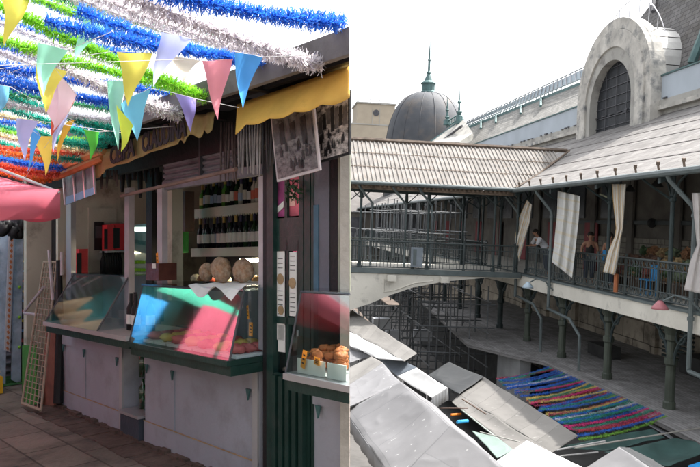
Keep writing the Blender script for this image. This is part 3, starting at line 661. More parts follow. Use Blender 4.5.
# pink parasol
def parasol(label, K1, e, p, rise, val, ma, pole=True):
    K1 = Vector(K1); e = Vector(e); p = Vector(p); C = [K1, K1 + e, K1 + e + p, K1 + p]; cen = sum(C, Vector()) / 4; apex = cen + Vector((0, 0, rise)); gz = P2(cen.x, cen.y).z
    t = thing('parasol', label, 'parasol', (cen.x, cen.y, gz))
    m = MB()
    for i in range(4):
        a, b_ = C[i], C[(i + 1) % 4]
        m.grid(lambda u, v: ((a * (1 - u) + b_ * u) * (1 - v) + apex * v) - Vector((0, 0, 1)) * (.10 * math.sin(v * math.pi) + .03 * math.sin(u * math.pi) * (1 - v)), 10, 8)
    m.build('canopy', ma, t, smooth=True, thick=.004)
    m = MB()
    for i in range(4):
        a, b_ = C[i], C[(i + 1) % 4]; m.grid(lambda u, v: a * (1 - u) + b_ * u - Vector((0, 0, 1)) * (v * val + .03 * math.sin(u * math.pi)) + (cen - a) .normalized() * 0.0, 10, 2)
    m.build('valance', ma, t, smooth=True, thick=.004)
    m = MB()
    for c in C: m.tube([c - Vector((0, 0, .02)), apex - Vector((0, 0, .06))], .012, 6)
    m.build('ribs', m_alu, t)
    if pole: MB().tube([(cen.x, cen.y, gz), apex], .022, 10).build('pole', m_alu, t); MB().box(lambda a, b_, c: Vector((cen.x + a, cen.y + b_, gz + c)), -.25, .25, -.25, .25, 0, .06).build('base', m_conc, t)
K = PXY(60, 190, 5.0)
parasol('faded pink square parasol over the street at the left edge', K, (-1.5, -1.0, 0), (-1.0, 1.5, 0), .5, .2, m_parasol)
parasol('tan parasol across the street opposite the stalls', (-4.9, 2.4, 2.35), (-2.0, -.8, 0), (-.8, 2.0, 0), .5, .25, mat('tan_parasol', (.6, .42, .25), .8, .05, 3, trans=.4))
op = thing('opposite_stalls', 'dark timber stall row on the opposite side of the street', 'market stalls', L(3, 5.3, 0))
MB().box(L, -4, 13, 5.3, 5.5, 0, 2.6).build('wall', m_eave, op); MB().box(L, -4, 13, 4.3, 5.6, 2.62, 2.7).build('roof', m_dgrey, op)
for k in range(9): MB().box(L, -4 + k * 2, -3.9 + k * 2, 5.2, 5.298, 0, 2.6).build('post', m_green, op)
def drape(label, x0, y0, x1, y1, za, zb, ma, lean=0):
    m = MB().grid(lambda u, v: Vector((x0 + (x1 - x0) * u + .05 * math.sin(u * 17) - lean * v, y0 + (y1 - y0) * u, za + (zb - za) * v)), 20, 2); tag(m.build('reflection_cloth', ma, smooth=True, thick=.01), label, 'cloth')
m_mint = mat('mint_cloth', (.08, .6, .4), .8, .05, 3); m_rose = mat('rose_cloth', (.6, .1, .17), .8, .08, 3)
drape('rose cloth added across the street to reflect pink in the middle case', -4.75, 5.0, -5.0, 6.3, .5, 1.66, m_rose, .3)  # unseen cloths added only to colour the reflections in the glass cases
drape('mint green cloth added above the rose one to reflect in the glass', -5.35, 5.2, -5.35, 7.0, 1.62, 1.98, m_mint, .4)
drape('blue cloth added beyond the mint one to reflect in the glass', -5.0, 6.7, -5.2, 7.4, .6, 1.5, mat('azure_cloth', (.04, .35, .75), .8, .05), .2)
a_, b_ = L(9.55, .75, 0), L(9.55, 2.7, 0)
drape('teal patterned cloth added before the shed to reflect in the far case', a_.x, a_.y, b_.x, b_.y, .9, 2.5, mat('teal_cloth', (.03, .22, .22), .8, .4, 5), .2)  # this and the tan one are added to tint the far case's reflection
a_, b_ = L(9.45, .62, 0), L(9.45, 1.1, 0)
drape('tan cloth added aslant before the shed to reflect in the far case', a_.x, a_.y, b_.x, b_.y, 1.3, 2.4, mat('tan_cloth', (.6, .42, .25), .8, .1), .6)
o_ = MB().ball((-5.6, 5.9, 1.8), .14, 12, (.3, 1.6, .6)); tag(o_.build('white_logo', m_paper, smooth=True), 'white oval plate added before the mint green cloth to show in the glass', 'logo')  # added oval, mirrored in the middle case as a white logo

# ---- tinsel garlands
GC = {'blue': (.035, .2, .8), 'white': (.78, .66, .74), 'green': (.05, .36, .16), 'lime': (.3, .65, .05), 'teal': (.03, .42, .32), 'red': (.85, .14, .07), 'cream': (.6, .5, .3), 'orange': (.75, .2, .04)}
GM = {k: mat('tinsel_' + k, v, .2, .5, 60, 0, trans=.5, spec=.9) for k, v in GC.items()}
def tinsel(a, b, r, col, sag=.06, ext=.15, dens=2500, ma=None):
    a, b = Vector(a), Vector(b); b = a + (b - a) * (1 + ext); ln = (b - a).length; m = MB(); n = int(ln * dens)
    P = lambda q: a + (b - a) * q - Vector((0, 0, 1)) * sag * 4 * q * (1 - q)
    m.tube([P(k / 12) for k in range(13)], .004, 4)
    t = (b - a).normalized(); x = t.cross(Vector((0, 0, 1))).normalized(); y = t.cross(x)
    W = r * .038
    for i in range(n):
        q = (i + rnd()) / n; c = P(q); th = rnd() * 6.283; o = x * math.cos(th) + y * math.sin(th); rr = r * U(.45, 1.12) * (1 + .18 * math.sin(q * ln * 9)); la = U(-.55, .55)
        sx_ = (t * U(-1, 1) + o.cross(t) * U(-1, 1)).normalized() * W; mid = c + (o + t * la * .3) * rr * .55; tip = mid + (o * .8 + t * la * 1.6 + o.cross(t) * U(-.6, .6)).normalized() * rr * .5
        k0 = len(m.v); m.v += [c - sx_, c + sx_, mid + sx_ * 1.5, mid - sx_ * 1.5, tip + sx_, tip - sx_]; m.f += [[k0, k0 + 1, k0 + 2, k0 + 3], [k0 + 3, k0 + 2, k0 + 4, k0 + 5]]; m.uv += [None, None]
    return m.build('tinsel_garland', ma or GM[col])
GL = [  # (near-eave pixel, other pixel, colour, thickness)
    ((344, 23), (214, -2), 'blue', .052), ((322, 66), (168, 4), 'white', .055), ((290, 60), (150, 12), 'white', .04),
    ((215, 40), (80, -1), 'green', .036), ((268, 60), (98, 30), 'blue', .045), ((262, 63), (120, 22), 'blue', .04), ((156, 47), (45, -2), 'blue', .04),
    ((209, 99), (24, 12), 'lime', .05), ((196, 92), (0, 34), 'lime', .045), ((140, 55), (20, 24), 'blue', .04),
    ((182, 116), (60, 62), 'white', .055), ((150, 106), (0, 47), 'white', .04), ((170, 92), (0, 62), 'blue', .045), ((148, 108), (0, 78), 'blue', .045), ((130, 106), (0, 70), 'blue', .035),
    ((126, 134), (6, 91), 'teal', .05), ((118, 142), (10, 104), 'teal', .042), ((108, 132), (0, 112), 'cream', .035), ((92, 146), (0, 122), 'teal', .04), ((100, 152), (0, 132), 'cream', .032),
    ((82, 160), (0, 140), 'teal', .042), ((70, 160), (0, 148), 'orange', .045), ((66, 168), (0, 155), 'blue', .04), ((60, 174), (0, 162), 'red', .05), ((52, 180), (0, 168), 'orange', .04), ((105, 146), (50, 134), 'teal', .045),
  ((232, 56), (60, 2), 'lime', .032), ((240, 50), (110, 6), 'white', .035), ((176, 84), (0, 40), 'blue', .035), ((166, 80), (10, 22), 'white', .03), ((140, 112), (0, 86), 'green', .035), ((128, 122), (0, 98), 'white', .035), ((110, 128), (0, 118), 'blue', .03), ((96, 140), (0, 127), 'lime', .03), ((84, 152), (0, 144), 'red', .035), ((62, 164), (0, 151), 'teal', .03)]
words_ = ['first', 'second', 'third', 'fourth', 'fifth', 'sixth', 'seventh', 'eighth', 'ninth', 'tenth', 'eleventh', 'twelfth', '13th', '14th', '15th', '16th', '17th', '18th']
cnt = {}
for a, b, c, r in GL:
    s_, z_ = Lp(a[0], a[1], .44); A = L(s_, .44, z_); d2, z2 = Ls(b[0], b[1], s_); Bp = L(s_, d2, z2); k = cnt.get(c, 0); cnt[c] = k + 1
    o = tinsel(A, Bp, r * .93, c, .03, .5 if b[0] < 20 or b[1] < 16 else .25)
    tag(o, '%s %s tinsel garland strung across the street, counting from the near end' % (words_[k], c), 'garland', 'tinsel garlands across the street')
# more of them above the viewer, as the street continues
for k in range(7):
    s_ = 1.9 - k * .5; c = ('blue', 'white', 'lime', 'blue', 'green', 'red', 'teal')[k]
    o = tinsel(L(s_, .9 if s_ > 1 else 1.0, 2.75), L(s_, 4.5, 3.2), .05, c, .1, 0, 300); tag(o, '%s tinsel garland strung directly above the viewer, outside the view' % c, 'garland', 'tinsel garlands across the street')
# ---- pennants on cords
PC = {'yellow': (.85, .62, .08), 'mint': (.3, .68, .52), 'blue': (.05, .32, .75), 'lavender': (.42, .45, .8), 'orange': (.85, .42, .03), 'pale pink': (.8, .5, .55), 'red': (.8, .1, .05), 'green': (.06, .5, .03), 'violet': (.3, .25, .65), 'pink': (.85, .25, .3), 'lime': (.6, .72, .05), 'cream': (.7, .62, .5), 'sky blue': (.15, .5, .8)}
PM = {k: mat('pennant_' + k.replace(' ', '_'), tuple(min(.95, q * 1.2 + .05) for q in v), .5, .12, 6, .35, 7, trans=.85) for k, v in PC.items()}
PN = [((1, -4), (33, -4), (6, 47), 'yellow', 3.2, 'at the top left corner'), ((81, 11), (111, 23), (75, 62), 'mint', 3.3, 'top row, right of the big yellow one'),
      ((33, 41), (67, 50), (42, 96), 'mint', 3.1, 'large, left of the middle'), ((35, 63), (66, 71), (44, 113), 'yellow', 3.5, 'tucked behind a large mint one'),
      ((48, 106), (62, 74), (54, 131), 'pale pink', 3.7, 'narrow, with a red one behind'), ((62, 74), (77, 96), (54, 131), 'pale pink', 3.6, 'broad, with a red one behind'), ((47, 104), (78, 95), (53, 137), 'red', 3.9, 'showing as a red edge behind the pale pink ones'),
      ((51, 112), (71, 107), (54, 153), 'lavender', 4.2, 'long and pale, hanging in the middle left'), ((60, 124), (74, 120), (57, 162), 'orange', 4.4, 'below the pale lavender one'),
      ((15, 118), (37, 121), (23, 161), 'lavender', 4.2, 'at the left over the parasol'), ((36, 124), (40, 136), (26, 172), 'blue', 4.4, 'narrow, just above the parasol'), ((37, 137), (53, 136), (46, 176), 'yellow', 4.6, 'small, lowest at the left'),
      ((-10, 83), (11, 87), (0, 117), 'sky blue', 3.6, 'cut by the left edge'), ((115, 51), (154, 53), (129, 107), 'yellow', 3.3, 'big, in the middle of the garlands'),
      ((158, 30), (192, 39), (153, 87), 'lavender', 3.2, 'upper right of the big yellow one'), ((105, 80), (126, 82), (117, 150), 'mint', 3.9, 'long, beside a lime one'),
      ((122, 104), (150, 88), (136, 141), 'sky blue', 3.7, 'below the big yellow one'), ((120, 106), (133, 126), (121, 152), 'lime', 3.6, 'under the big yellow one'), ((86, 130), (100, 132), (91, 161), 'green', 4.6, 'small, hanging at the roof edge'),
      ((174, 93), (197, 99), (192, 133), 'violet', 3.7, 'over the lettered sign'), ((199, 59), (233, 60), (218, 120), 'pink', 3.0, 'left of the blue one at the right'), ((232, 51), (262, 57), (242, 108), 'blue', 3.0, 'rightmost, over the yellow awning'),
      ((170, 57), (199, 60), (181, 82), 'cream', 3.3, 'short, between lavender and pink ones')]
for i, (a, b, c, col, t_, lb) in enumerate(PN):
    A, Bp, C = PXY(a[0], a[1], t_), PXY(b[0], b[1], t_ + .06), PXY(c[0], c[1], t_ + .03)
    def pf_(u, v): p = (A * (1 - u) + Bp * u) * (1 - v) + C * v; return p + Vector((.2, 1, 0)) * (.02 * math.sin(u * 4 + i) * (1 - v) + .015 * math.sin(v * 5 + i))
    m = MB().grid(pf_, 8, 8); tag(m.build('pennant', PM[col], smooth=True), '%s triangular pennant, %s' % (col, lb), 'pennant', 'pennants over the street')
for i, ks in enumerate(([0, 1], [2, 3, 5], [13, 14], [20, 21], [15, 16, 19], [9, 10], [7, 8], [12, 9, 11, 18])):
    pts = []
    for k in ks: a, b, c, col, t_, lb = PN[k]; pts += [PXY(a[0], a[1], t_), PXY(b[0], b[1], t_ + .06)]
    pts.sort(key=lambda p: p.x)
    d_ = (pts[-1] - pts[0]).normalized(); pts = [pts[0] - d_ * .9] + pts + [pts[-1] + d_ * (.25 if pts[-1].x > -.9 else .5)]
    tag(MB().tube(pts, .0014, 4).build('bunting_cord', m_paper), 'thin white cord carrying pennants, cord %s from the near side' % words_[i], 'cord', 'cords carrying the pennants')
# ================================================================== RIGHT: the market court seen from the terrace
def Qs(x, y, s):
    u, v = der(x, y); a = toR(0, 0, 0); b = toR(u, 1, -v); t = (s - a[0]) / (b[0] - a[0]); return toR(u * t, t, -v * t)
RQ = lambda q: R(*q)
def DZ(dr): return 1.68 - dr
GZ = -5.2
m_slate = mat('grey_slate', (.15, .145, .145), .8, .2, 3, .5, 20, dirt=(.1, .09, .08), dscale=.8, tex=(.5, .28, (.35, .35, .35), .02))
m_lroof = mat('pale_roof_sheets', (.2, .192, .186), .85, .2, 1.4, .3, 12, dirt=(.15, .14, .13), dscale=2.5, dlo=.45, dhi=.8, tex=(.42, .3, (.6, .58, .58), .018))
m_tile = mat('ribbed_roof', (.19, .178, .166), .85, .25, 2, .3, 14, dirt=(.17, .125, .09), dscale=5, dlo=.55, dhi=.75)
m_tilew = mat('rusty_edge', (.12, .09, .07), .8, .4, 4)
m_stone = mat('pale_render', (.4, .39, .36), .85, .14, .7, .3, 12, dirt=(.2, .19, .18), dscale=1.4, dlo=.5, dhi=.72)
m_stained = mat('stained_stone', (.5, .48, .44), .9, .25, 1.8, .5, 9, dirt=(.13, .14, .15), dscale=1.6, dlo=.5, dhi=.7)
m_bluew = mat('pale_blue_parapet', (.42, .47, .52), .8, .08, .8, .15, 12)
m_deckc = mat('deck_concrete', (.58, .56, .5), .85, .12, 1.2, .3, 15, dirt=(.25, .24, .22), dscale=2.4, dlo=.55, dhi=.8)
m_iron = mat('blue_green_iron', (.04, .052, .053), .5, .25, 3, .2, 20)
m_irond = mat('dark_iron', (.025, .04, .042), .55, .3, 3, .2, 20)
m_pipe = mat('pale_drainpipe', (.09, .112, .115), .45, .2, 3)
m_verd = mat('verdigris', (.085, .155, .155), .6, .25, 3)
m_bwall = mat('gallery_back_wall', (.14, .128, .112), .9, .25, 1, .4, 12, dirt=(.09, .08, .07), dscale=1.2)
m_lwall = mat('lower_stone_wall', (.42, .37, .3), .9, .25, 1.2, .5, 10, dirt=(.13, .11, .09), dscale=1.4, tex=(1.5, .75, (.25, .25, .25), .02))
m_shed = mat('weathered_shed_roof', (.25, .245, .245), .8, .25, 2.2, .6, 14, dirt=(.14, .135, .13), dscale=3, tex=(2.6, .11, (.6, .6, .6), .012))
m_court = mat('court_paving', (.13, .125, .12), .9, .2, 1, .3, 10, dirt=(.06, .06, .06), dscale=.6)
m_tent = mat('tent_canvas', (.15, .15, .157), .8, .06, 3, .25, 4, dirt=(.14, .14, .145), dscale=2.2, dlo=.55, dhi=.9, fleck=(.34, .34, .34), tex=(1.3, 1.3, (.8, .8, .8), .01))
m_tentw = mat('tent_white', (.42, .42, .42), .8, .05, 1, .2, 4)
m_tentb = mat('tent_beige', (.14, .135, .128), .8, .07, 3, .2, 5, dirt=(.1, .1, .095), dscale=3, dlo=.58, dhi=.9, fleck=(.24, .24, .23), tex=(.8, 4, (.6, .6, .6), .012))
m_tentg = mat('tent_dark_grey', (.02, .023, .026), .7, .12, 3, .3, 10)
m_tentblue = mat('tent_blue_grey', (.12, .14, .165), .7, .1, 3, .2, 10)
m_wood = mat('grey_wood', (.13, .1, .08), .8, .3, 4)
m_dark = mat('stall_dark', (.03, .03, .03), .9, .3, 3)

# ground of the court
m = MB(); m.grid(lambda u, v: R(-140 + 170 * v, -40 + 130 * u, GZ), 2, 2); tag(m.build('court_ground', m_court), kind='structure')

# ---- main market hall with its gallery
H = thing('market_hall', 'pale market hall with slate roofs, round arched dormer and iron gallery', 'market hall', R(-15, 3, GZ))
S1, S2 = 14.0, -58.0
MB().box(R, S2, S1, -.02, 4.7, -.34, -.02).build('gallery_floor', m_deckc, H)
MB().box(R, S2, S1, -.14, -.025, -.50, -.07).build('gallery_fascia', m_deckc, H)
MB().box(R, S2, S1, -.18, .12, -.068, .0).build('floor_edge_trim', m_pipe, H)
EC, EZ, TC, TZ = -.7, 3.14, 5.0, 6.26
def rz(c): return EZ + (TZ - EZ) * (c - EC) / (TC - EC)
m = MB(); P = [R(S2, EC, EZ), R(S1, EC, EZ), R(S1, TC + .1, rz(TC + .1)), R(S2, TC + .1, rz(TC + .1))]
m.face(P, [(S2, 0), (S1, 0), (S1, 6.5), (S2, 6.5)]); m.prism([p - Vector((0, 0, .01)) for p in P], (0, 0, -.09)); m.build('gallery_roof', m_lroof, H)
m = MB()
for k in range(7):
    c = EC + .05 + k * .93; m.box(lambda a, b, z: R(a, b, z + rz(b)), S2, S1, c, c + .02, .0, .018)
m.build('roof_laps', m_lroof, H)
m = MB(); m.tube([R(S2, EC - .06, EZ - .04), R(S1, EC - .06, EZ - .04)], .085, 8); m.build('gutter', m_pipe, H)
k = 0; s = -6.2
while s < 13:
    m = MB().tube([R(s, EC + .02, EZ - .02), R(s, EC - .02, EZ + .17)], .028, 5); m.tube([R(s, EC - .02, EZ + .17), R(s + .02, EC - .03, EZ + .25)], .045, 5); m.build('gutter_spike', m_tilew, H); s += 1.02
# rafters and brackets below the gallery roof
m = MB()
for k in range(22):
    s = -54 + k * 3.2 + .1; m.box(lambda a, b, z: R(a, b, z + rz(b)), s, s + .12, EC, TC, -.26, -.1)
for c in (.6, 2.2, 3.8): m.box(R, S2, S1, c, c + .1, rz(c) - .24, rz(c) - .1)
m.build('roof_frame', m_irond, H)
# back wall of the gallery
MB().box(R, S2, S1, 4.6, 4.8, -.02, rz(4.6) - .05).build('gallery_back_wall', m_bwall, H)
MB().box(R, -6.5, S1, 4.52, 4.597, 0, 1.55).build('brick_wainscot', mat('pale_brick', (.26, .24, .2), .9, .2, 2, .4, 12, dirt=(.13, .12, .1), dscale=2, tex=(.5, .22, (.4, .4, .4), .02)), H)
MB().box(R, -6.5, S1, 4.45, 4.597, 2.05, 2.2).build('wall_ledge', m_iron, H)
for k in range(10):
    s = 12.2 - k * 3.2; MB().box(R, s - .2, s + .2, 4.4, 4.5, .0, 4.6).build('wall_pilaster', m_bwall, H)
for k in range(9):
    s = -2.5 - k * 3.2; MB().box(R, s - .8, s + .8, 4.53, 4.597, 2.3, 3.9).build('gallery_window', mat('dull_glass', (.08, .09, .1), .2), H)
for k in range(8):
    s = -4 - k * 4.2; MB().box(R, s - .6, s + .6, 4.44, 4.5, .0, 2.1).build('red_door', mat('dull_red_door', (.2, .03, .035), .6), H)
# cast iron columns: gallery posts and the columns below
def ring(m, F, s, c, z, r, t):
    m.tube([F(s + math.cos(a * .5236) * r, c, z + math.sin(a * .5236) * r) for a in range(13)], t, 6)
for k in range(17):
    s = 12.45 - k * 3.22
    m = MB().lathe(R, s, .22, [(0, .1), (.12, .1), (.16, .06), (2.5, .052), (2.55, .09), (2.62, .09), (2.66, .06), (3.4, .055)], 10)
    for sg_ in (-1, 1):
        m.tube([R(s + sg_ * .06, .22, 2.6), R(s + sg_ * .25, .22, 3.0), R(s + sg_ * .75, .22, 3.28)], .03, 5)
    m.tube([R(s, .22, 2.55), R(s, -.3, 2.85), R(s, EC + .1, 3.05)], .03, 5)
    m.build('gallery_post', m_irond, H)
    m = MB().lathe(R, s, .35, [(GZ, .13), (-2.7, .125), (-2.6, .15), (-2.45, .15), (-2.42, .12), (-1.55, .115), (-1.5, .155), (-1.36, .155), (-1.33, .11), (-.95, .105), (-.9, .16), (-.78, .16), (-.6, .22), (-.5, .25)], 12)
    m.build('iron_column', mat('column_green', (.05, .062, .048), .5, .25, 3, .2, 16) if k < 5 else m_irond, H, smooth=False)
    m = MB()
    for sg_ in (-1, 1):
        m.tube([R(s + sg_ * (.12 + 1.15 * (1 - math.cos(a * .196))), .35, -1.5 + .98 * math.sin(a * .196)) for a in range(9)], .04, 6)
        ring(m, R, s + sg_ * .36, .35, -.76, .2, .03)
    m.box(R, s - 1.6, s + 1.6, .28, .42, -.54, -.45)
    m.build('column_bracket', m_irond, H)
# drainpipes with their cranked tops
def drain(s, zlow, elbow=False):
    pts = [R(s, EC - .02, EZ - .1), R(s, EC + .02, 2.95), R(s + .35, -.3, 2.35), R(s + .38, -.26, 2.2), R(s + .38, -.26, zlow)]
    if elbow: pts += [R(s + .4, -.26, zlow - .08), R(s + 1.2, -.26, zlow - .12)]
    m = MB().tube(pts, .055, 8)
    for z in (2.1, 1.0, -.2): m.tube([R(s + .38, -.26, z), R(s + .38, -.26, z + .08)], .08, 8)
    m.build('drainpipe', m_pipe, H)
for s_, zl, e in ((Qc(693, 262, -.26)[0] - .38, -1.25, True), (Qc(550, 262, -.26)[0] - .38, -.9, False), (Qc(517, 250, -.26)[0] - .38, -.9, False), (-8, -.9, False), (-14.5, -.9, False), (-21, -.9, False), (-27, -.9, False)): drain(s_, zl, e)
for (s_, z_) in ((4.1, -1.0), (1.0, -.9)):
    m = MB().tube([R(s_ - 1.6, -.1, z_ - .0), R(s_ + .2, -.1, z_ - .1), R(s_ + .75, .0, z_ - .55), R(s_ + .8, .0, z_ - 1.75)], .05, 8); m.build('drainpipe', m_pipe, H)
# lower storey wall, doors
MB().box(R, S2, S1, 4.0, 4.2, GZ, -.34).build('lower_wall', m_lwall, H)
for k in range(9):
    s = 12 - k * 3.22; MB().box(R, s - .16, s + .16, 3.85, 3.997, GZ, -.36).build('lower_pilaster', m_lwall, H)
m = MB()
for k in range(14): m.box(R, 3.2, 4.9, 3.7, 3.78, -2.4 + k * .14, -2.33 + k * .14)
m.build('louvred_door', m_irond, H)
m = MB(); m.box(R, S2, S1, 3.7, 3.8, -1.35, -1.28); m.build('wall_rail', m_irond, H)
# wall, cornice and parapet above the gallery roof
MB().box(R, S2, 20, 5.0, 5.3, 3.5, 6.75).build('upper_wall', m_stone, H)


m = MB()
s = -50
while s < 14:
    if rnd() < .8: m.box(R, s, s + U(.12, .4), 4.80, U(4.85, 4.9), 6.80, 6.80 + U(.02, .07))
    s += U(.35, .8)
m.build('cornice_growth', m_dgrey, H)['kind'] = 'stuff'


# arched dormer
a0, a1 = Qc(580, 137, 4.7), Qc(655, 112, 4.7); top = Qc(615, 22, 4.7); sc_ = (a0[0] + a1[0]) / 2; Ro = abs(a0[0] - a1[0]) / 2; zt = top[2]; zb_ = 6.3
i0, i1, it = Qc(595, 128, 4.7), Qc(632, 119, 4.7), Qc(611, 63, 4.7); Ri = abs(i0[0] - i1[0]) / 2 * 1.12; sci = (i0[0] + i1[0]) / 2; zit = it[2]
for s_a, s_b in ((S2, sc_ - Ro * .93), (sc_ + Ro * .93, 20)):
    MB().box(R, s_a, s_b, 4.8, 4.997, 6.42, 6.58).build('cornice', m_stained, H)
    MB().box(R, s_a, s_b, 4.86, 4.997, 6.585, 6.8).build('cornice_band', m_stone, H)
    MB().box(R, s_a, s_b, 4.93, 5.25, 6.805, 7.72).build('parapet', m_bluew, H)
    MB().box(R, s_a, s_b, 4.88, 5.3, 7.722, 7.78).build('parapet_cap', m_verd, H)
def arcp(sc, r, zspring, n=24): return [(sc + r * math.cos(math.pi * k / n), zspring + r * math.sin(math.pi * k / n)) for k in range(n + 1)]
def hoop(m, so, ro, zo, si, ri, zi, c0, c1, base):
    O = [(so + ro, base)] + arcp(so, ro, zo) + [(so - ro, base)]; I = [(si + ri, base)] + arcp(si, ri, zi) + [(si - ri, base)]
    for k in range(len(O) - 1):
        a, b, c, d = O[k], O[k + 1], I[k + 1], I[k]
        m.face([R(a[0], c0, a[1]), R(b[0], c0, b[1]), R(c[0], c0, c[1]), R(d[0], c0, d[1])]); m.face([R(a[0], c1, a[1]), R(b[0], c1, b[1]), R(c[0], c1, c[1]), R(d[0], c1, d[1])])
        m.face([R(a[0], c0, a[1]), R(b[0], c0, b[1]), R(b[0], c1, b[1]), R(a[0], c1, a[1])]); m.face([R(d[0], c0, d[1]), R(c[0], c0, c[1]), R(c[0], c1, c[1]), R(d[0], c1, d[1])])
zo = zt - Ro; zi = zit - Ri
AR = MB(); hoop(AR, sc_, Ro, zo, sc_, Ro * .86, zo, 4.5, 5.1, 5.9); AR = AR.build('arched_dormer', m_stained, H)
m = MB(); hoop(m, sc_, Ro * .862, zo - .02, (sc_ + sci) / 2, (Ro * .8 + Ri) / 2, (zo + zi) / 2, 4.42, 5.4, 5.9); m.build('arch_moulding', m_stained, AR)
m = MB(); hoop(m, (sc_ + sci) / 2, (Ro * .8 + Ri) / 2 + .01, (zo + zi) / 2, sci, Ri, zi, 4.5, 5.3, 5.9); m.build('arch_ring', m_stone, AR)
m = MB(); P = [(sci + Ri, 5.9)] + arcp(sci, Ri + .02, zi) + [(sci - Ri, 5.9)]; m.face([R(a, 4.86, b) for a, b in P]); m.build('arch_window', mat('arch_slats', (.08, .085, .095), .6, .4, 3, .4, 10, tex=(.5, .3, (.2, .22, .25), .03)), AR)
m = MB()
for k in range(9):
    z = 6.3 + k * .42; hw = Ri if z < zi else math.sqrt(max(0, Ri * Ri - (z - zi) ** 2)); m.box(R, sci - hw, sci + hw, 4.82, 4.84, z, z + .025)
for k in (-1, 0, 1):
    x = sci + k * Ri * .5; m.box(R, x - .015, x + .015, 4.80, 4.815, 6.0, zi + math.sqrt(Ri * Ri - (k * Ri * .5) ** 2))
m.build('window_bars', m_dgrey, AR)
Rb = Ro * .9
m = MB()
for k in range(24):
    a, b = arcp(sc_, Rb, zo)[k], arcp(sc_, Rb, zo)[k + 1]; lift = .0 if k % 2 else .03
    m.face([R(a[0], 5.2, a[1] + lift), R(b[0], 5.2, b[1] + lift), R(b[0], 6.45, b[1] + lift), R(a[0], 6.45, a[1] + lift)])
for sg_ in (-1, 1): m.face([R(sc_ + sg_ * Rb, 5.2, 6), R(sc_ + sg_ * Rb, 6.45, 6), R(sc_ + sg_ * Rb, 6.45, zo), R(sc_ + sg_ * Rb, 5.2, zo)])
m.build('barrel_roof', mat('white_sheet_metal', (.38, .38, .37), .5, .15, 2, .2, 8), AR)
m = MB(); m.tube([R(sc_ + (Ro + .05) * math.cos(math.pi * k / 24), 5.2, zo + (Ro + .85) * math.sin(math.pi * k / 24)) for k in range(4, 21)], .022, 5)
for k in (6, 8, 10, 12, 14, 16, 18): m.tube([R(sc_ + (Ro - .05) * math.cos(math.pi * k / 24), 5.2, zo + (Ro - .02) * math.sin(math.pi * k / 24)), R(sc_ + (Ro + .05) * math.cos(math.pi * k / 24), 5.2, zo + (Ro + .85) * math.sin(math.pi * k / 24))], .02, 5)
m.build('arch_handrail', m_alu, AR)
# slate band, green gutter and glazed ridge on the left of the arch
c_l = 8.0
b0, b1 = Qc(455, 140, 5.3), Qc(600, 96, 5.3); t0, t1 = Qc(452, 133.5, c_l), Qc(600, 76, c_l)
m = MB(); m.face([R(b0[0], 5.3, 7.6), R(b1[0] + 5, 5.3, 7.6), R(t1[0] + 4, c_l, t1[2] - .15), R(t0[0], c_l, t0[2] - .15)], [(0, 0), (40, 0), (40, 4), (0, 4)]); m.build('slate_roof', mat('pale_slate', (.24, .235, .22), .85, .15, 2, .3, 14, tex=(.6, .3, (.45, .45, .45), .02)), H)
def lineup(xa, ya, xb, yb, c): a, b = Qc(xa, ya, c), Qc(xb, yb, c); return a, b
ga, gb = lineup(452, 133.5, 600, 76, c_l)
m = MB(); m.prism([R(ga[0], c_l, ga[2] - .22), R(gb[0], c_l, gb[2] - .22), R(gb[0], c_l, gb[2] + .1), R(ga[0], c_l, ga[2] + .1)], R(0, .4, 0) - R(0, 0, 0)); m.build('green_gutter', m_verd, H)
for x_, y_ in ((496, 116), (481, 122), (521, 107), (541, 99.5)):
    q = Qc(x_, y_ - 1.5, c_l); q2 = (q[0], 5.6, 7.7); q3 = Qc(x_ - .3, y_ + 6.5, c_l - 1.0); m = MB().tube([R(*q), R(*q3)], .09, 5); m.build('roof_vent_post', m_verd, H)
ra, rb = lineup(464, 124, 600, 61.5, c_l + .3)
glz = mat('pale_glazing', (.5, .58, .64), .4, .1, 3)
m = MB(); m.prism([R(ga[0] + 3, c_l + .3, ga[2] + .42), R(gb[0], c_l + .3, gb[2] + .42), R(rb[0], c_l + .3, rb[2]), R(ra[0], c_l + .3, ra[2])], R(0, .05, 0) - R(0, 0, 0)); m.build('ridge_glazing', glz, H)
m = MB()
for k in range(45):
    u = k / 44; a = (ga[0] * (1 - u) + gb[0] * u, c_l + .25, (ga[2] + .0) * (1 - u) + (gb[2]) * u); b = (ra[0] * (1 - u) + rb[0] * u, c_l + .25, ra[2] * (1 - u) + rb[2] * u + .12)
    m.tube([R(*a), R(*b)], .035, 4)
for f in (.35, 1.0): m.tube([R(ga[0] * (1 - f) + ra[0] * f, c_l + .22, (ga[2]) * (1 - f) + ra[2] * f + .05), R(gb[0] * (1 - f) + rb[0] * f, c_l + .22, gb[2] * (1 - f) + rb[2] * f + .05)], .045, 4)
m.build('ridge_railing', m_alu, H)
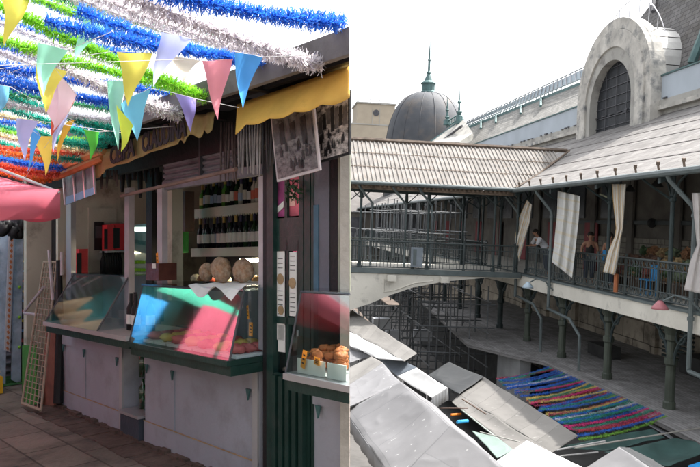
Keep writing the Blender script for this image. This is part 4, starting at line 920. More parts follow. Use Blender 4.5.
# hipped end with finials
def tri(pts, th=.15): return MB().prism([RQ(Qy(x, y, t)) for x, y, t in pts], R(0, 0, -th) - R(0, 0, 0))
tri([(430, 142, 60), (463, 119, 58), (473, 133, 52), (459, 142, 50)], .5).build('hip_end_roof', m_stone, H)
MB().tube([RQ(Qy(430, 143, 60)), RQ(Qy(448, 131, 59)), RQ(Qy(463, 118, 58))], .16, 6).build('hip_ridge', m_verd, H)
MB().tube([RQ(Qy(440, 143, 58)), RQ(Qy(455, 131, 56)), RQ(Qy(462, 126, 55))], .1, 6).build('hip_ridge', m_dgrey, H)
for x_, yb_, yt_, t_ in ((459.3, 119, 84, 58), (447.3, 120, 98, 60)):
    p0, p1 = RQ(Qy(x_, yb_ + 5, t_)), RQ(Qy(x_, yt_, t_)); h = (p1 - p0)
    MB().tube([p0, p0 + h * .2, p0 + h * .22, p0 + h * .3, p0 + h * .33, p0 + h * .5, p0 + h * .55, p0 + h * .6, p1], [.35, .28, .12, .22, .1, .08, .16, .07, .02], 8).build('finial', m_verd, H)
m = MB(); m.tube([RQ(Qy(447, 122, 60)), RQ(Qy(462, 112, 58))], .06, 4); m.tube([RQ(Qy(447, 127, 60)), RQ(Qy(462, 117, 58))], .06, 4)
for k in range(7): m.tube([RQ(Qy(447 + k * 2.4, 122 - k * 1.6, 60)), RQ(Qy(447 + k * 2.4, 128 - k * 1.6, 60))], .03, 4)
m.build('hip_railing', m_verd, H)
# steep slate roof at the right
nS = (0, -3.0, 1); pS = (0, 5.7, 7.75)
P = [Qp(x, y, pS, nS) for x, y in ((634, 26), (668, -18), (760, -18), (760, 52), (640, 92))]
m = MB(); Pw = [RQ(q) for q in P]; m.face(Pw, [(q[0], (q[2] - 7) * 1.4) for q in P]); m.prism([p - Vector((0, 0, .03)) for p in Pw], R(0, 1.6, -.4) - R(0, 0, 0)); m.build('steep_slate_roof', m_slate, H)
a, b = Qp(694, 66, pS, nS), Qp(712, 20, pS, nS); m = MB(); up_ = R(0, -.1, .1) - R(0, 0, 0)
m.tube([RQ(a) + up_, RQ(b) + up_], .16, 6); m.build('green_flashing', m_verd, H)
m = MB(); q0 = Qp(655, 12, pS, nS); m.tube([RQ(Qp(656.5, 0, pS, nS)) + up_, RQ(Qp(655, 14, pS, nS)) + up_], .1, 5); m.build('roof_streak', m_dgrey, H)

# ---- gallery railing
def railing(name, label, F, a0_, a1_, z1, posts, fancy=True):
    t = thing(name, label, 'railing', F((a0_ + a1_) / 2, 0))
    G3 = lambda a, z, o=0: F(a, z, o)
    m = MB()
    for z, r in ((z1, .032), (z1 - .2, .016), (.26, .016), (.07, .022)): m.tube([F(a0_, z), F(a1_, z)], r, 6)
    m.build('rails', m_iron, t)
    m = MB(); n = int(abs(a1_ - a0_) / .13)
    for k in range(n + 1):
        a = a0_ + (a1_ - a0_) * k / n; m.tube([F(a, .07), F(a, z1)], .010, 4, False)
    m.build('balusters', m_iron, t)
    if fancy:
        m = MB(); n = int(abs(a1_ - a0_) / .2)
        for k in range(n):
            a = a0_ + (a1_ - a0_) * (k + .5) / n
            for zc in (z1 - .1, .165): m.tube([F(a + .085 * math.cos(q * .785), zc + .085 * math.sin(q * .785)) for q in range(9)], .013, 4, False)
        m.build('ring_ornament', m_iron, t)['kind'] = 'stuff'
    for a in posts: MB().tube([F(a, -.08), F(a, .1), F(a, .12), F(a, z1 + .02), F(a, z1 + .1)], [.06, .06, .035, .035, .05], 7).build('railing_post', m_iron, t)
railing('gallery_railing', 'blue-green iron railing with ring ornament along the near gallery', lambda a, z, o=0: R(a, .02, z), 0.2, 13.9, 1.02, [13.9 - k * 1.61 for k in range(9)])
railing('gallery_railing', 'iron railing of the far gallery beyond the footbridge', lambda a, z, o=0: R(a, .02, z), -50, -4.8, 1.02, [-5 - k * 3.2 for k in range(14)], False)

# ---- footbridge
Bd = thing('footbridge', 'roofed footbridge with ribbed roof crossing the market court', 'footbridge', R(-2, -4, GZ))
CL = -9.9
MB().box(R, -4.6, -.0, CL, -.19, -.2, -.0).build('bridge_deck', m_deckc, Bd)
MB().box(R, -.0, .1, CL, -.19, -.16, .03).build('deck_edge', m_pipe, Bd)
pts = [Qs(x, y, .05) for x, y in ((300, 328), (350, 310), (370, 303.5), (392, 294.5), (413, 287.5), (445, 281.5), (482, 278), (505, 277))]
m = MB(); up = [(q[1], -.18) for q in pts][::-1]; pr = [R(.05, q[1], q[2]) for q in pts] + [R(.05, c, z) for c, z in up]
m.prism(pr, R(-.5, 0, 0) - R(0, 0, 0)); m.build('arched_beam', m_deckc, Bd)
m = MB(); m.prism([p + (R(-4.1, 0, 0) - R(0, 0, 0)) for p in pr], R(-.4, 0, 0) - R(0, 0, 0)); m.build('arched_beam', m_deckc, Bd)
MB().box(R, -4.7, .2, CL - 1.0, CL + .35, GZ, .02).build('bridge_pier', m_deckc, Bd)
m = MB(); pts2 = [Qs(x, y, .052) for x, y in ((384, 278), (384, 290), (413, 284), (445, 278.5))]
m.tube([R(.06, q[1], q[2]) for q in [Qs(x, y, .06) for x, y in ((384, 279), (384, 292), (394, 290.5), (415, 283), (433, 281), (433, 277.5))]], .02, 5); m.build('beam_moulding', m_deckc, Bd)
for x_ in (391, 444):
    q = Qs(x_, 276, .1); MB().box(R, .1, .35, q[1] - .16, q[1] + .16, -.42, -.2).build('lamp_box', m_deckc, Bd)
# ribbed roof: two slopes of ribs
sR, zR, sE, sE2 = -2.05, 4.93, .5, -4.6
def ribs(s_a, z_a, s_b, z_b, nm):
    m = MB(); per = .165; n = int((1.9 - CL) / per)
    for k in range(n):
        c = CL + k * per; sec = ((0, 0), (.05, .0), (.075, .045), (.115, .045), (.14, 0), (.165, 0))
        lim = 1.0
        for j in range(5):
            ca, za = c + sec[j][0], sec[j][1]; cb, zb = c + sec[j + 1][0], sec[j + 1][1]
            def clipf(cc):            # stop where the gallery roof is reached
                if cc <= EC: return 0
                zg = rz(cc); return min(1, max(0, (zg - z_b) / (z_a - z_b)))
            fa, fb = clipf(ca), clipf(cb)
            if fa >= 1: continue
            A = lambda cc, f, dz: R(s_b + (s_a - s_b) * f, cc, z_b + (z_a - z_b) * f + dz)
            m.face([A(ca, fa, za), A(cb, fb, zb), A(cb, 1, zb), A(ca, 1, za)])
    return m.build(nm, m_tile, Bd)
ribs(sR, zR, sE, EZ + .02, 'ribbed_roof'); ribs(sR, zR, sE2, EZ + .02, 'ribbed_roof')
m = MB().tube([R(sR, CL, zR + .05), R(sR, 2.35, zR + .05)], .09, 6); m.build('roof_ridge', m_tilew, Bd)
m = MB()
for f in (.33, .66): m.tube([R(sE + (sR - sE) * f, CL, EZ + (zR - EZ) * f + .05), R(sE + (sR - sE) * f, -.7 + f * 3.2, EZ + (zR - EZ) * f + .05)], .016, 4)
m.build('sheet_laps', m_tilew, Bd)
m = MB().tube([R(sE, EC, EZ + .06), R(sE - .8, .35, 3.72), R(sR, 2.45, zR + .06)], .045, 5); m.build('valley_edge', m_tilew, Bd)
m = MB().tube([R(sE + .06, CL, EZ - .02), R(sE + .06, EC + .05, EZ - .02)], .07, 8); m.build('bridge_gutter', m_pipe, Bd)
m = MB(); m.box(R, .28, .34, CL, EC, EZ - .24, EZ - .10)
for k in range(55):
    c = CL + k * .165; m.box(R, .34, .44, c, c + .07, EZ - .17, EZ - .02)
m.build('eave_trim', mat('rusty_trim', (.16, .12, .09), .8, .4, 4), Bd)
for c in [CL + 1 + k * 2.55 for k in range(4)] + [-.35]:
    for s_ in (-.05, -4.4):
        m = MB().lathe(R, s_, c, [(0, .08), (.15, .08), (.18, .045), (2.6, .045), (2.65, .08), (3.1, .06)], 8)
        for sg_ in (-1, 1): m.tube([R(s_, c + sg_ * .05, 2.6), R(s_, c + sg_ * .5, 3.02)], .02, 5)
        m.build('bridge_post', m_irond, Bd)
for x_ in (364, 398, 424):
    q = Qs(x_, 205, .2); m = MB().tube([R(.45, q[1] - .25, EZ - .1), R(.4, q[1] - .2, 2.95), R(.0, q[1] + .35, 2.4), R(.0, q[1] + .36, .1)], .045, 6); m.build('bridge_pipe', m_pipe, Bd)
m = MB(); 
for k in range(5): s_ = -.3 - k * 1; m.box(R, s_, s_ + .08, CL, EC, 3.0, 3.08)
m.build('bridge_tie_beams', m_irond, Bd)
railing('bridge_railing', 'iron railing on the near side of the footbridge', lambda a, z, o=0: R(.0, a, z), CL, -.3, 1.02, [-.45 - k * 1.95 for k in range(5)], False)
railing('bridge_railing', 'iron railing on the far side of the footbridge', lambda a, z, o=0: R(-4.5, a, z), CL, -.3, 1.02, [-.45 - k * 1.95 for k in range(5)], False)
o_ = thing('signal_box', 'small pale meter cabinet standing on the footbridge railing', 'cabinet', R(-.2, -3.4, 0)); q = Qs(417, 250, .1)
MB().box(R, .06, .16, q[1] - .22, q[1] + .22, .12, .85).build('cabinet_body', mat('grey_blue_box', (.16, .19, .22), .6), o_); MB().box(R, .161, .17, q[1] - .15, q[1] - .02, .18, .78).build('cabinet_door', m_pipe, o_)

# ---- scaffolding in the court behind the bridge
sc_t = thing('scaffolding', 'dense steel tube scaffolding in the court beyond the footbridge', 'scaffolding', R(-10, -3, GZ))
ups = [(s, c) for s in (-5.6, -7.4, -9.2, -11, -13, -15, -17.5) for c in (-6.2, -5.4, -4.6, -3.8, -3.0, -2.2, -1.5, -.8)]
m_sc = mat('scaffold_steel', (.085, .092, .098), .55, .3, 3)
for s, c in ups:
    MB().tube([R(s + U(-.3, .3), c + U(-.2, .2), GZ), R(s, c, (2.7 if c > -4 else 1.0) + U(-.3, .3))], .03, 5).build('upright', m_sc, sc_t)
for s in (-5.6, -7.8, -10, -12.2, -14.4, -17):
    for z in (-4.2, -3.1, -2, -1, 1.3, 2.3):
        MB().tube([R(s, -5.8 if z < 1 else -4.6, z + U(-.05, .05)), R(s, -.5, z)], .026, 5).build('transom', m_sc, sc_t)
for c in (-5.4, -3.0, -.8):
    for z in (-4.2, -2.6, -1.2, 1.4): MB().tube([R(-17.4, c, z), R(-5.2, c, z + U(-.05, .05))], .026, 5).build('ledger', m_sc, sc_t)
for k in range(6):
    s = -5.6 - (k % 3) * 4.4; MB().tube([R(s, -5.4 + k * .6, -4.6), R(s, -3.2 + k * .5, -1.2)], .026, 5).build('diagonal_brace', m_sc, sc_t)
for k in range(3): MB().box(R, -14.4, -5.6, -3 - k * 1.2, -2.4 - k * 1.2, -1.02 - k, -.97 - k).build('scaffold_board', m_wood, sc_t)
m_ply = mat('pale_sheeting', (.4, .42, .45), .8, .15, 2)
for i, (x, y, w_) in enumerate(((372, 318, .8), (412, 330, .9), (385, 330, .7), (470, 350, 1.2), (455, 345, .8), (480, 345, .6))):
    q = Qs(x, y, -7 - i); m = MB().box(R, q[0], q[0] + .5, q[1], q[1] + w_, q[2] - .45, q[2] + .05); tag(m.build('wrapped_pallet', m_ply if i < 3 else mat('dull_yellow', (.4, .38, .22), .8, .3, 3)), ('pale wrapped bundle among the scaffolding at the left', 'pale wrapped bundle in the middle of the scaffolding', 'low pale bundle between two others', 'long yellowish bundle at the foot of the scaffolding', 'short yellowish bundle at the foot of the scaffolding', 'small yellowish bundle nearest the columns')[i], 'bundle')

for s, c in [(s, c) for s in (-.9, -2.6, -4.2) for c in (-3.4, -2.6, -1.8, -1.1)]:
    MB().tube([R(s + U(-.2, .2), c + U(-.1, .1), GZ), R(s, c, -.6)], .03, 5).build('upright', m_sc, sc_t)
for s in (-.9, -2.6, -4.2):
    for z in (-4.2, -3.2, -2.2, -1.3): MB().tube([R(s, -3.8, z), R(s, -.8, z + U(-.05, .05))], .026, 5).build('transom', m_sc, sc_t)
for c in (-3.4, -1.1):
    for z in (-3.7, -2.4, -1.2): MB().tube([R(-5.4, c, z), R(-.6, c, z)], .026, 5).build('ledger', m_sc, sc_t)
# ---- low slate-grey roofs below the gallery
shd = thing('low_stall_row', 'row of stalls with dark weathered flat roof below the gallery', 'stalls', R(3, 1.5, GZ))
ext = [(S1, -.55), (S1, 4.0), (-14, 4.0), (-14, -.9), (.3, -2.2), (2.6, -1.15), (3.6, -.6)]
m = MB(); m.face([R(s, c, -2.62 + .03 * c) for s, c in ext], ext); m.prism([R(s, c, -2.63 + .03 * c) for s, c in ext], R(0, 0, -.08) - R(0, 0, 0)); m.build('stall_roof', m_shed, shd)
m = MB(); m.box(R, 3.7, S1, -.4, -.3, GZ, -2.75); m.box(R, -14, .2, -.8, -.7, GZ, -2.75); m.build('stall_front', m_dark, shd)
m = MB(); m.box(R, .2, 2.5, -1.0, -.6, GZ, -2.75); m.build('stall_front', mat('grey_panel', (.25, .26, .27), .7, .15, 2), shd)
m = MB(); m.box(R, 5.2, S1, 3.1, 3.97, -2.58, -1.95); m.build('roof_upstand', m_dark, shd)
o_ = MB().box(R, 2.1, 3.3, 1.6, 2.2, -2.55, -2.15); tag(o_.build('dark_crate', m_dark), 'dark crate lying on the low roof between the columns', 'crate')

# ---- striped curtains on the gallery
def stripem(nm, ax): return mat(nm, (.85, .83, .78), .8, .05, 3, .2, 6, stripes=(3, .2, (.78, .6, .34), .22), trans=.5)
m_cur = stripem('striped_curtain', 3)
m_cur2 = mat('pale_curtain', (.85, .85, .83), .8, .05, 3, .2, 6, stripes=(4, .3, (.84, .8, .7), .2), trans=.5)
def curtain(label, rows, c, ma, folds, amp):
    n = len(rows) - 1
    def f(u, v):
        k = min(int(v * n), n - 1); t = v * n - k
        t = t * t * (3 - 2 * t)
        l = [rows[k][j] * (1 - t) + rows[k + 1][j] * t for j in range(4)]
        x, y = l[0] * (1 - u) + l[2] * u, l[1] * (1 - u) + l[3] * u
        q = Qc(x, y, c + amp * math.sin(u * folds * 6.283 + v) + .03 * math.sin(v * 5)); return RQ(q)
    m = MB().grid(f, 40, 24, (1, 3)); return tag(m.build('striped_curtain', ma, smooth=True, thick=.006), label, 'curtain')
curtain('narrow orange striped curtain blown aslant beside the leaning man', [(527, 200, 532, 205), (520, 215, 530, 222), (516, 232, 524, 243), (515, 240, 519, 262)], -.3, m_cur, 2, .04)
curtain('broad white curtain hanging flat and slightly twisted from the eave', [(558, 191, 580, 196), (557, 215, 578.5, 220), (554, 245, 575, 252), (552, 262, 572, 278)], -.45, m_cur2, 2.5, .07)
curtain('orange striped curtain tied in the middle and flaring below', [(612, 184, 626, 184), (613, 200, 625, 200), (616, 228, 623, 229), (615, 236, 621, 238), (608, 252, 619, 254), (603, 272, 615, 275)], -.3, m_cur, 2, .035)
curtain('grey-white gathered curtain at the right edge of the view', [(692, 193, 712, 193), (694, 215, 712, 215), (697, 245, 708, 246), (690, 262, 712, 262), (684, 290, 712, 296)], -.5, mat('grey_curtain', (.7, .67, .66), .8, .08, 3, .3, 6, trans=.45), 3, .035)
q = Qc(616, 283, -.2); o_ = MB().tube([R(q[0], -.2, q[2] - .25), R(q[0], -.2, q[2] + .25)], .06, 6); tag(o_.build('rust_bag', mat('rust_cloth', (.35, .12, .05), .8)), 'rust coloured cloth end below the tied curtain', 'cloth')

# ---- lamps under the gallery edge
for i, (x, y, ma, lb) in enumerate(((660, 305, mat('dull_pink_lamp', (.4, .15, .17), .4), 'pink swan neck lamp below the gallery edge at the right'), (528, 285, mat('pale_blue_lamp', (.4, .5, .58), .4), 'pale blue swan neck lamp below the gallery corner'))):
    q = Qc(x, y, -.8); t = thing('swan_neck_lamp', lb, 'lamp', R(q[0], -.2, q[2] - .2))
    m = MB(); s_, z_ = q[0], q[2]; sg_ = 1
    MB().tube([R(s_ + .6, -.15, z_ - .1), R(s_ + .5, -.4, z_ + .18), R(s_ + .25, -.6, z_ + .25), R(s_ + .05, -.75, z_ + .1)], .025, 6).build('lamp_arm', m_pipe, t)
    MB().lathe(R, s_, -.8, [(z_ - .1, .19), (z_ - .04, .17), (z_ + .05, .09), (z_ + .1, .05)], 14).build('lamp_shade', ma, t, smooth=True)

# ---- produce and goods on the gallery
m_basket = mat('basket', (.25, .15, .08), .8, .3, 8)
for k in range(4):
    s = 11.6 - k * 2.3; t = thing('display_bench', 'stepped wooden display bench on the gallery, %s from the right' % words_[k], 'bench', R(s, 2.3, 0))
    for j in range(3): MB().box(R, s - 1, s + 1, 1.1 + j * .6, 1.7 + j * .6, .35 + j * .28, .40 + j * .28).build('bench_step', m_wood, t)
    for a in (-.95, .9): MB().box(R, s + a, s + a + .05, 1.1, 2.9, 0, .345).build('bench_leg', m_wood, t)
    for j in range(3):
        for i in range(4):
            cc, nm = random.choice((((.2, .1, .05), 'brown goods'), ((.05, .09, .04), 'leafy greens'), ((.16, .05, .04), 'red goods'), ((.28, .2, .1), 'golden goods'), ((.1, .13, .08), 'dark greens'), ((.12, .07, .05), 'dark brown goods')))
            x_ = s - .75 + i * .5; c_ = 1.4 + j * .6; z_ = .405 + j * .28
            b_ = thing('produce_basket', 'basket of %s on the gallery display benches' % nm, 'basket', R(x_, c_, z_), 'produce baskets on the gallery')
            MB().lathe(R, x_, c_, [(z_, .15), (z_ + .14, .2)], 10).build('basket_body', m_basket, b_)
            m = MB().ball(R(x_, c_, z_ + .16), .22, 14, (1, 1, .75)); m.v = [v + Vector((noise.noise(v * 9), noise.noise(v * 9 + Vector((5, 0, 0))), noise.noise(v * 9 + Vector((0, 5, 0))))) * .13 for v in m.v]
            m.build('basket_filling', mat('fill_' + nm.replace(' ', '_'), cc, .8, .5, 14, .6), b_)
st = thing('blue_stool', 'bright blue plastic stool behind the gallery railing', 'stool', R(*Qc(648, 285, .7)))
q = Qc(648, 278, .7); m_bl = mat('blue_plastic', (.02, .22, .5), .4)
MB().box(R, q[0] - .18, q[0] + .18, .55, .9, .42, .46).build('seat', m_bl, st)
for a in (-.16, .13):
    for b in (.57, .84): MB().box(R, q[0] + a, q[0] + a + .03, b, b + .03, 0, .42).build('leg', m_bl, st)
MB().box(R, q[0] - .18, q[0] + .18, .88, .91, .46, .85).build('backrest', m_bl, st)
for i, (x, y) in enumerate(((630, 188), (657, 183))):
    q = Qc(x, y, 2.0); m = MB().tube([R(q[0], 2, q[2] + .7), R(q[0], 2, q[2])], .015, 4); m.lathe(R, q[0], 2, [(q[2] - .12, .2), (q[2], .12), (q[2] + .1, .04)], 10); tag(m.build('hanging_lamp', m_dark), ('left dark lamp hanging under the gallery roof', 'right dark lamp hanging under the gallery roof')[i], 'lamp')
q = Qc(652, 223, 4.4); o_ = MB().ball(R(q[0], 4.4, q[2]), .18, 12, (1, .5, 1)); tag(o_.build('wall_clock', m_dark, smooth=True), 'small dark round clock on the pale wall of the gallery', 'clock')
o_ = MB().tube([RQ(Qc(600, 194, 1.5)), RQ(Qc(607, 197, 1.5))], .03, 5); tag(o_.build('strip_light', mat('pale_strip', (.7, .75, .55), .5)), 'short pale tube light under the gallery roof', 'light')

# ---- people on the gallery
m_skin = mat('skin', (.45, .24, .16), .6, .08, 6, 0); m_hair = mat('dark_hair', (.02, .015, .012), .7, .2, 8)
def person(label, s, c, fs, fc, J, shirt, trousers, sleeves=True):
    n_ = math.hypot(fs, fc); fs /= n_; fc /= n_
    F = lambda f, l, z: R(s + f * fs - l * fc, c + f * fc + l * fs, z)
    t = thing('person', label, 'person', F(0, 0, 0))
    def skin(name, chains, ma, root=0):
        vs = []; es = []; rs = []; idx = {}
        for ch in chains:
            pv = None
            for (p, r) in ch:
                key = tuple(round(q, 4) for q in p)
                if key not in idx: idx[key] = len(vs); vs.append(F(*p)); rs.append(r)
                if pv is not None and pv != idx[key]: es.append((pv, idx[key]))
                pv = idx[key]
        me = bpy.data.meshes.new(name); org = Vector(t['_o']); me.from_pydata([v - org for v in vs], es, []); o = bpy.data.objects.new(name, me); COL.objects.link(o)
        o.modifiers.new('skin', 'SKIN')
        if not me.skin_vertices: 
            me.attributes  # layer is made by the modifier
        sv = me.skin_vertices[0].data if me.skin_vertices else None
        if sv:
            for i, r in enumerate(rs): sv[i].radius = r if isinstance(r, tuple) else (r, r)
            sv[0].use_root = True
        sb = o.modifiers.new('sub', 'SUBSURF'); sb.levels = 1; sb.render_levels = 2
        me.materials.append(ma); o.parent = t; o['_o'] = t['_o']; ALL.append(o); return o
    j = J
    def hand(w_, d):
        fx, lx, zx = d; out = []
        palm = (w_[0] + fx * .06, w_[1] + lx * .06, w_[2] + zx * .06)
        for k in range(4):
            o_ = (k - 1.5) * .02; b = (palm[0] + fx * .035 + o_ * lx, palm[1] + lx * .035 + o_ * fx, palm[2] + zx * .03)
            L_ = (.05, .06, .057, .045)[k]; tip = (b[0] + fx * L_, b[1] + lx * L_, b[2] + zx * L_ - .02); out.append([(palm, (.03, .015)), (b, .0095), (tip, .008)])
        th = (w_[0] + fx * .05 + lx * .04, w_[1] + lx * .05 - fx * .04, w_[2] - .01); out.append([(w_, .024), (th, .011)])
        return [[(w_, .024), (palm, (.03, .015))]] + out
    pel = j['pel']; neck = j['neck']; hd = j['head']
    ch = [[(pel, .13), (((pel[0] + neck[0]) / 2, 0, (pel[2] + neck[2]) / 2), .12), ((neck[0] - .01, 0, neck[2] - .12), .12), (neck, .055), (((neck[0] + hd[0]) / 2, 0, (neck[2] + hd[2]) / 2), .055), (hd, .095), ((hd[0] + .01, 0, hd[2] + .09), .08)]]
    up = (neck[0] - .01, 0, neck[2] - .12)
    for sg_ in (-1, 1):
        a = j['armL' if sg_ > 0 else 'armR']; sh = (neck[0], sg_ * .19, neck[2] - .08)
        ch.append([(up, .12), (sh, .065), (a[0], .045), (a[1], .028)]); d = Vector(a[1]) - Vector(a[0]); d.normalize(); ch += hand(a[1], tuple(d))
        ch.append([(pel, .13), ((pel[0], sg_ * .1, pel[2] - .08), .095), (j['knee' + ('L' if sg_ > 0 else 'R')], .065), (j['foot' + ('L' if sg_ > 0 else 'R')], .045), (tuple(Vector(j['foot' + ('L' if sg_ > 0 else 'R')]) + Vector((.14, 0, -.04))), .035)])
    skin('body', ch, m_skin)
    # clothes sit just outside the body
    cc = [[((pel[0], 0, pel[2] - .06), .15), (((pel[0] + neck[0]) / 2, 0, (pel[2] + neck[2]) / 2), .145), (up, .145), ((neck[0], 0, neck[2] - .05), .075)]]
    for sg_ in (-1, 1):
        a = j['armL' if sg_ > 0 else 'armR']; sh = (neck[0], sg_ * .19, neck[2] - .08)
        if sleeves: cc.append([(up, .145), (sh, .085), (a[0], .065)])
    skin('shirt', cc, shirt)
    cc = []
    for sg_ in (-1, 1):
        f_ = j['foot' + ('L' if sg_ > 0 else 'R')]; cc.append([((pel[0], 0, pel[2] - .02), .155), ((pel[0], sg_ * .1, pel[2] - .08), .115), (j['knee' + ('L' if sg_ > 0 else 'R')], .085), ((f_[0], f_[1], f_[2] + .06), .07)])
    skin('trousers', cc, trousers)
    def blob(name, p, r, sc, ma, seg=12): MB().ball(F(*p), r, seg, sc).build(name, ma, t, smooth=True)
    blob('hair', (hd[0] - .03, 0, hd[2] + .06), .11, (1, 1, 1), m_hair)
    blob('nose', (hd[0] + .105, 0, hd[2] + .02), .018, (1, 1, 1.2), m_skin, 6)
    for sg_ in (-1, 1): blob('eye', (hd[0] + .088, sg_ * .032, hd[2] + .045), .012, (1, 1, 1), m_hair, 6); blob('ear', (hd[0] + .0, sg_ * .098, hd[2] + .02), .022, (1, 1, 1.4), m_skin, 6)
    MB().ball(F(hd[0] + .092, 0, hd[2] - .03), .022, 6, (1, 1, .35)).build('mouth', mat('lips', (.35, .1, .09), .5), t)
    return t
m_wsh = mat('white_shirt', (.72, .74, .8), .8, .04, 5, .2, 12); m_jean = mat('dark_trousers', (.04, .05, .08), .8)
q = Qc(531, 246, .45)
person('person in a white short sleeved shirt leaning with folded forearms on the gallery railing', q[0] + .75, .6, .15, -1,
    dict(pel=(-.22, 0, .98), neck=(.2, 0, 1.42), head=(.33, 0, 1.55), armL=((.36, .18, 1.1), (.52, -.02, 1.08)), armR=((.36, -.18, 1.1), (.54, .05, 1.08)), kneeL=(-.15, .1, .5), kneeR=(-.2, -.1, .5), footL=(-.25, .1, .07), footR=(-.3, -.1, .07)), m_wsh, m_jean)
q = Qc(587, 250, .8)
person('person in a dark sleeveless top with bare arms standing behind the gallery railing', q[0], .9, 1, -.3,
    dict(pel=(0, 0, .9), neck=(.03, 0, 1.4), head=(.06, 0, 1.53), armL=((.05, .24, 1.12), (.2, .2, .95)), armR=((-.02, -.26, 1.12), (.08, -.26, .88)), kneeL=(.03, .1, .48), kneeR=(0, -.1, .48), footL=(0, .1, .07), footR=(-.03, -.1, .07)), m_dark, m_jean, False)
q = Qc(610, 250, .8)
person('person with long dark hair half hidden by the tied striped curtain, holding something blue', q[0], .8, .3, -1,
    dict(pel=(0, 0, .9), neck=(.03, 0, 1.4), head=(.05, 0, 1.53), armL=((.05, .24, 1.12), (.25, .15, 1.05)), armR=((.02, -.26, 1.12), (.25, -.2, 1.0)), kneeL=(.03, .1, .48), kneeR=(0, -.1, .48), footL=(0, .1, .07), footR=(-.03, -.1, .07)), mat('plum_top', (.12, .03, .06), .8), m_jean, False)
q2 = Qc(605, 255, .45); o_ = MB().box(R, q2[0] - .1, q2[0] + .12, .42, .55, 1.0 - .15, 1.0 + .15); tag(o_.build('blue_bag', m_bl), 'bright blue bag held beside the tied striped curtain', 'bag')

# ---- tents of the court stalls
def tent(label, quads, posts=(), sag=.05, grp='canvas roofs of the court stalls', skirt=()):
    b0 = quads[0][0]; q0 = Qh(b0[0][0], b0[0][1], DZ(b0[0][2])); t = thing('stall_tent', label, 'tent', R(q0[0], q0[1], GZ), grp)
    for i, (pts, ma) in enumerate(quads):
        P = [RQ(Qh(x, y, DZ(d))) for x, y, d in pts]
        if len(P) == 3: P = [P[0], P[1], P[2], P[2]]
        uw = (P[1] - P[0]).length; vw = (P[3] - P[0]).length
        def f(u, v):
            p = (P[0] * (1 - u) + P[1] * u) * (1 - v) + (P[3] * (1 - u) + P[2] * u) * v
            e = math.sin(math.pi * u) * math.sin(math.pi * v)
            wr = abs(math.sin(u * uw * 2.4 + 2 * noise.noise(p * .8))) * .018 + .03 * noise.noise(p * 1.1) + .014 * (1 - abs(noise.noise(p * 1.8) * 2)) ** 3
            ed = .02 * (1 - min(1, e * 5)); return p + Vector((noise.noise(p * 1.9) * ed, noise.noise(p * 1.9 + Vector((7, 0, 0))) * ed, 0)) + Vector((0, 0, 1)) * (-sag * 1.5 * e + wr * min(1, e * 4 + .35) - .02 * abs(math.sin(u * uw * 1.6)) * (1 - min(1, e * 4)))
        MB().grid(f, 44, 44, (uw, vw)).build('canvas', ma, t, smooth=True, thick=.012)
    m = MB()
    for a, b in skirt:
        A, B_ = RQ(Qh(*a[:2], DZ(a[2]))), RQ(Qh(*b[:2], DZ(b[2])))
        m.grid(lambda u, v: A * (1 - u) + B_ * u + Vector((0, 0, -.28 * v)) + Vector((.02 * math.sin(u * 40), .02 * math.sin(u * 33), 0)) * v, 30, 2)
    if skirt: m.build('skirt', quads[0][1], t, smooth=True, thick=.01)
    for x, y, d in posts:
        q = Qh(x, y, DZ(d)); MB().tube([R(q[0], q[1], GZ), R(q[0], q[1], q[2] - .05)], .03, 6).build('tent_pole', m_alu, t)
    return t
tent('big light grey tent nearest the viewer, with a folded peak', [(((401, 382, 3.25), (451, 425, 3.25), (394, 482, 4.0), (345, 411, 4.0)), m_tent), (((401, 382, 3.25), (451, 425, 3.25), (505, 468, 3.55), (437, 408, 3.6)), m_tent), (((451, 425, 3.25), (394, 482, 4.0), (540, 540, 4.0), (505, 468, 3.55)), m_tent)],
     ((349, 412, 4.0), (394, 481, 4.0)), .04, skirt=(((345, 411, 4.0), (394, 482, 4.0)),))
tent('whitish tent with a lifted flap, left of the big grey tent', [(((383, 363, 3.5), (401, 383, 3.5), (340, 411, 3.9), (335, 394, 3.9)), m_tent), (((383, 363, 3.5), (372, 356, 3.55), (335, 374, 3.8), (335, 394, 3.9)), m_tentb)], ())
tent('long light grey tent farthest left, its sunlit near slope coloured white', [(((352, 310, 3.5), (417, 353, 3.5), (404, 361, 3.58), (340, 326, 3.6)), m_tentb), (((340, 326, 3.6), (404, 361, 3.58), (379, 359, 3.75), (335, 339, 3.8)), m_tentw)], ((404, 361, 3.9),), .02)  # sunlight on the near slope is put into its colour by whiter canvas
tent('whitish canvas strip between the far and the near tents', [(((335, 343, 3.9), (379, 359, 3.85), (372, 357, 3.95), (335, 366, 4.0)), m_tent)])
tent('small blue-grey canvas square in the middle of the tents', [(((392, 353, 3.7), (417, 368, 3.7), (397, 376, 4.0), (378, 359, 4.0)), m_tentblue)], ((397, 376, 4.0),), .01)
tent('bright white canvas strip running from the blue-grey square', [(((417, 368, 3.7), (448, 388, 3.75), (432, 398, 4.0), (397, 376, 4.0)), m_tentw)], ((432, 398, 4.0),), .03, skirt=(((432, 398, 4.0), (448, 388, 3.75)),))
tent('dark charcoal roof sheet beyond the white strip', [(((449, 362, 4.0), (484, 377, 4.0), (459.5, 394.5, 4.15), (428, 375, 4.15)), m_tentg)], ((428, 375, 4.15),), .01)
tent('long beige canvas with seams beside the coloured streamers', [(((484, 377, 4.05), (578, 435, 4.05), (552, 452, 4.2), (459.5, 394.5, 4.2)), m_tentb), (((459.5, 394.5, 4.2), (552, 452, 4.2), (515, 452, 4.3), (452, 402, 4.3)), m_tentb)], (), .04)
tent('brilliant white tent roof at the bottom middle', [(((527, 441, 3.5), (600, 474, 3.5), (540, 540, 4.0), (470, 480, 4.0)), m_tentw)], ((470, 480, 4.0),), .02)
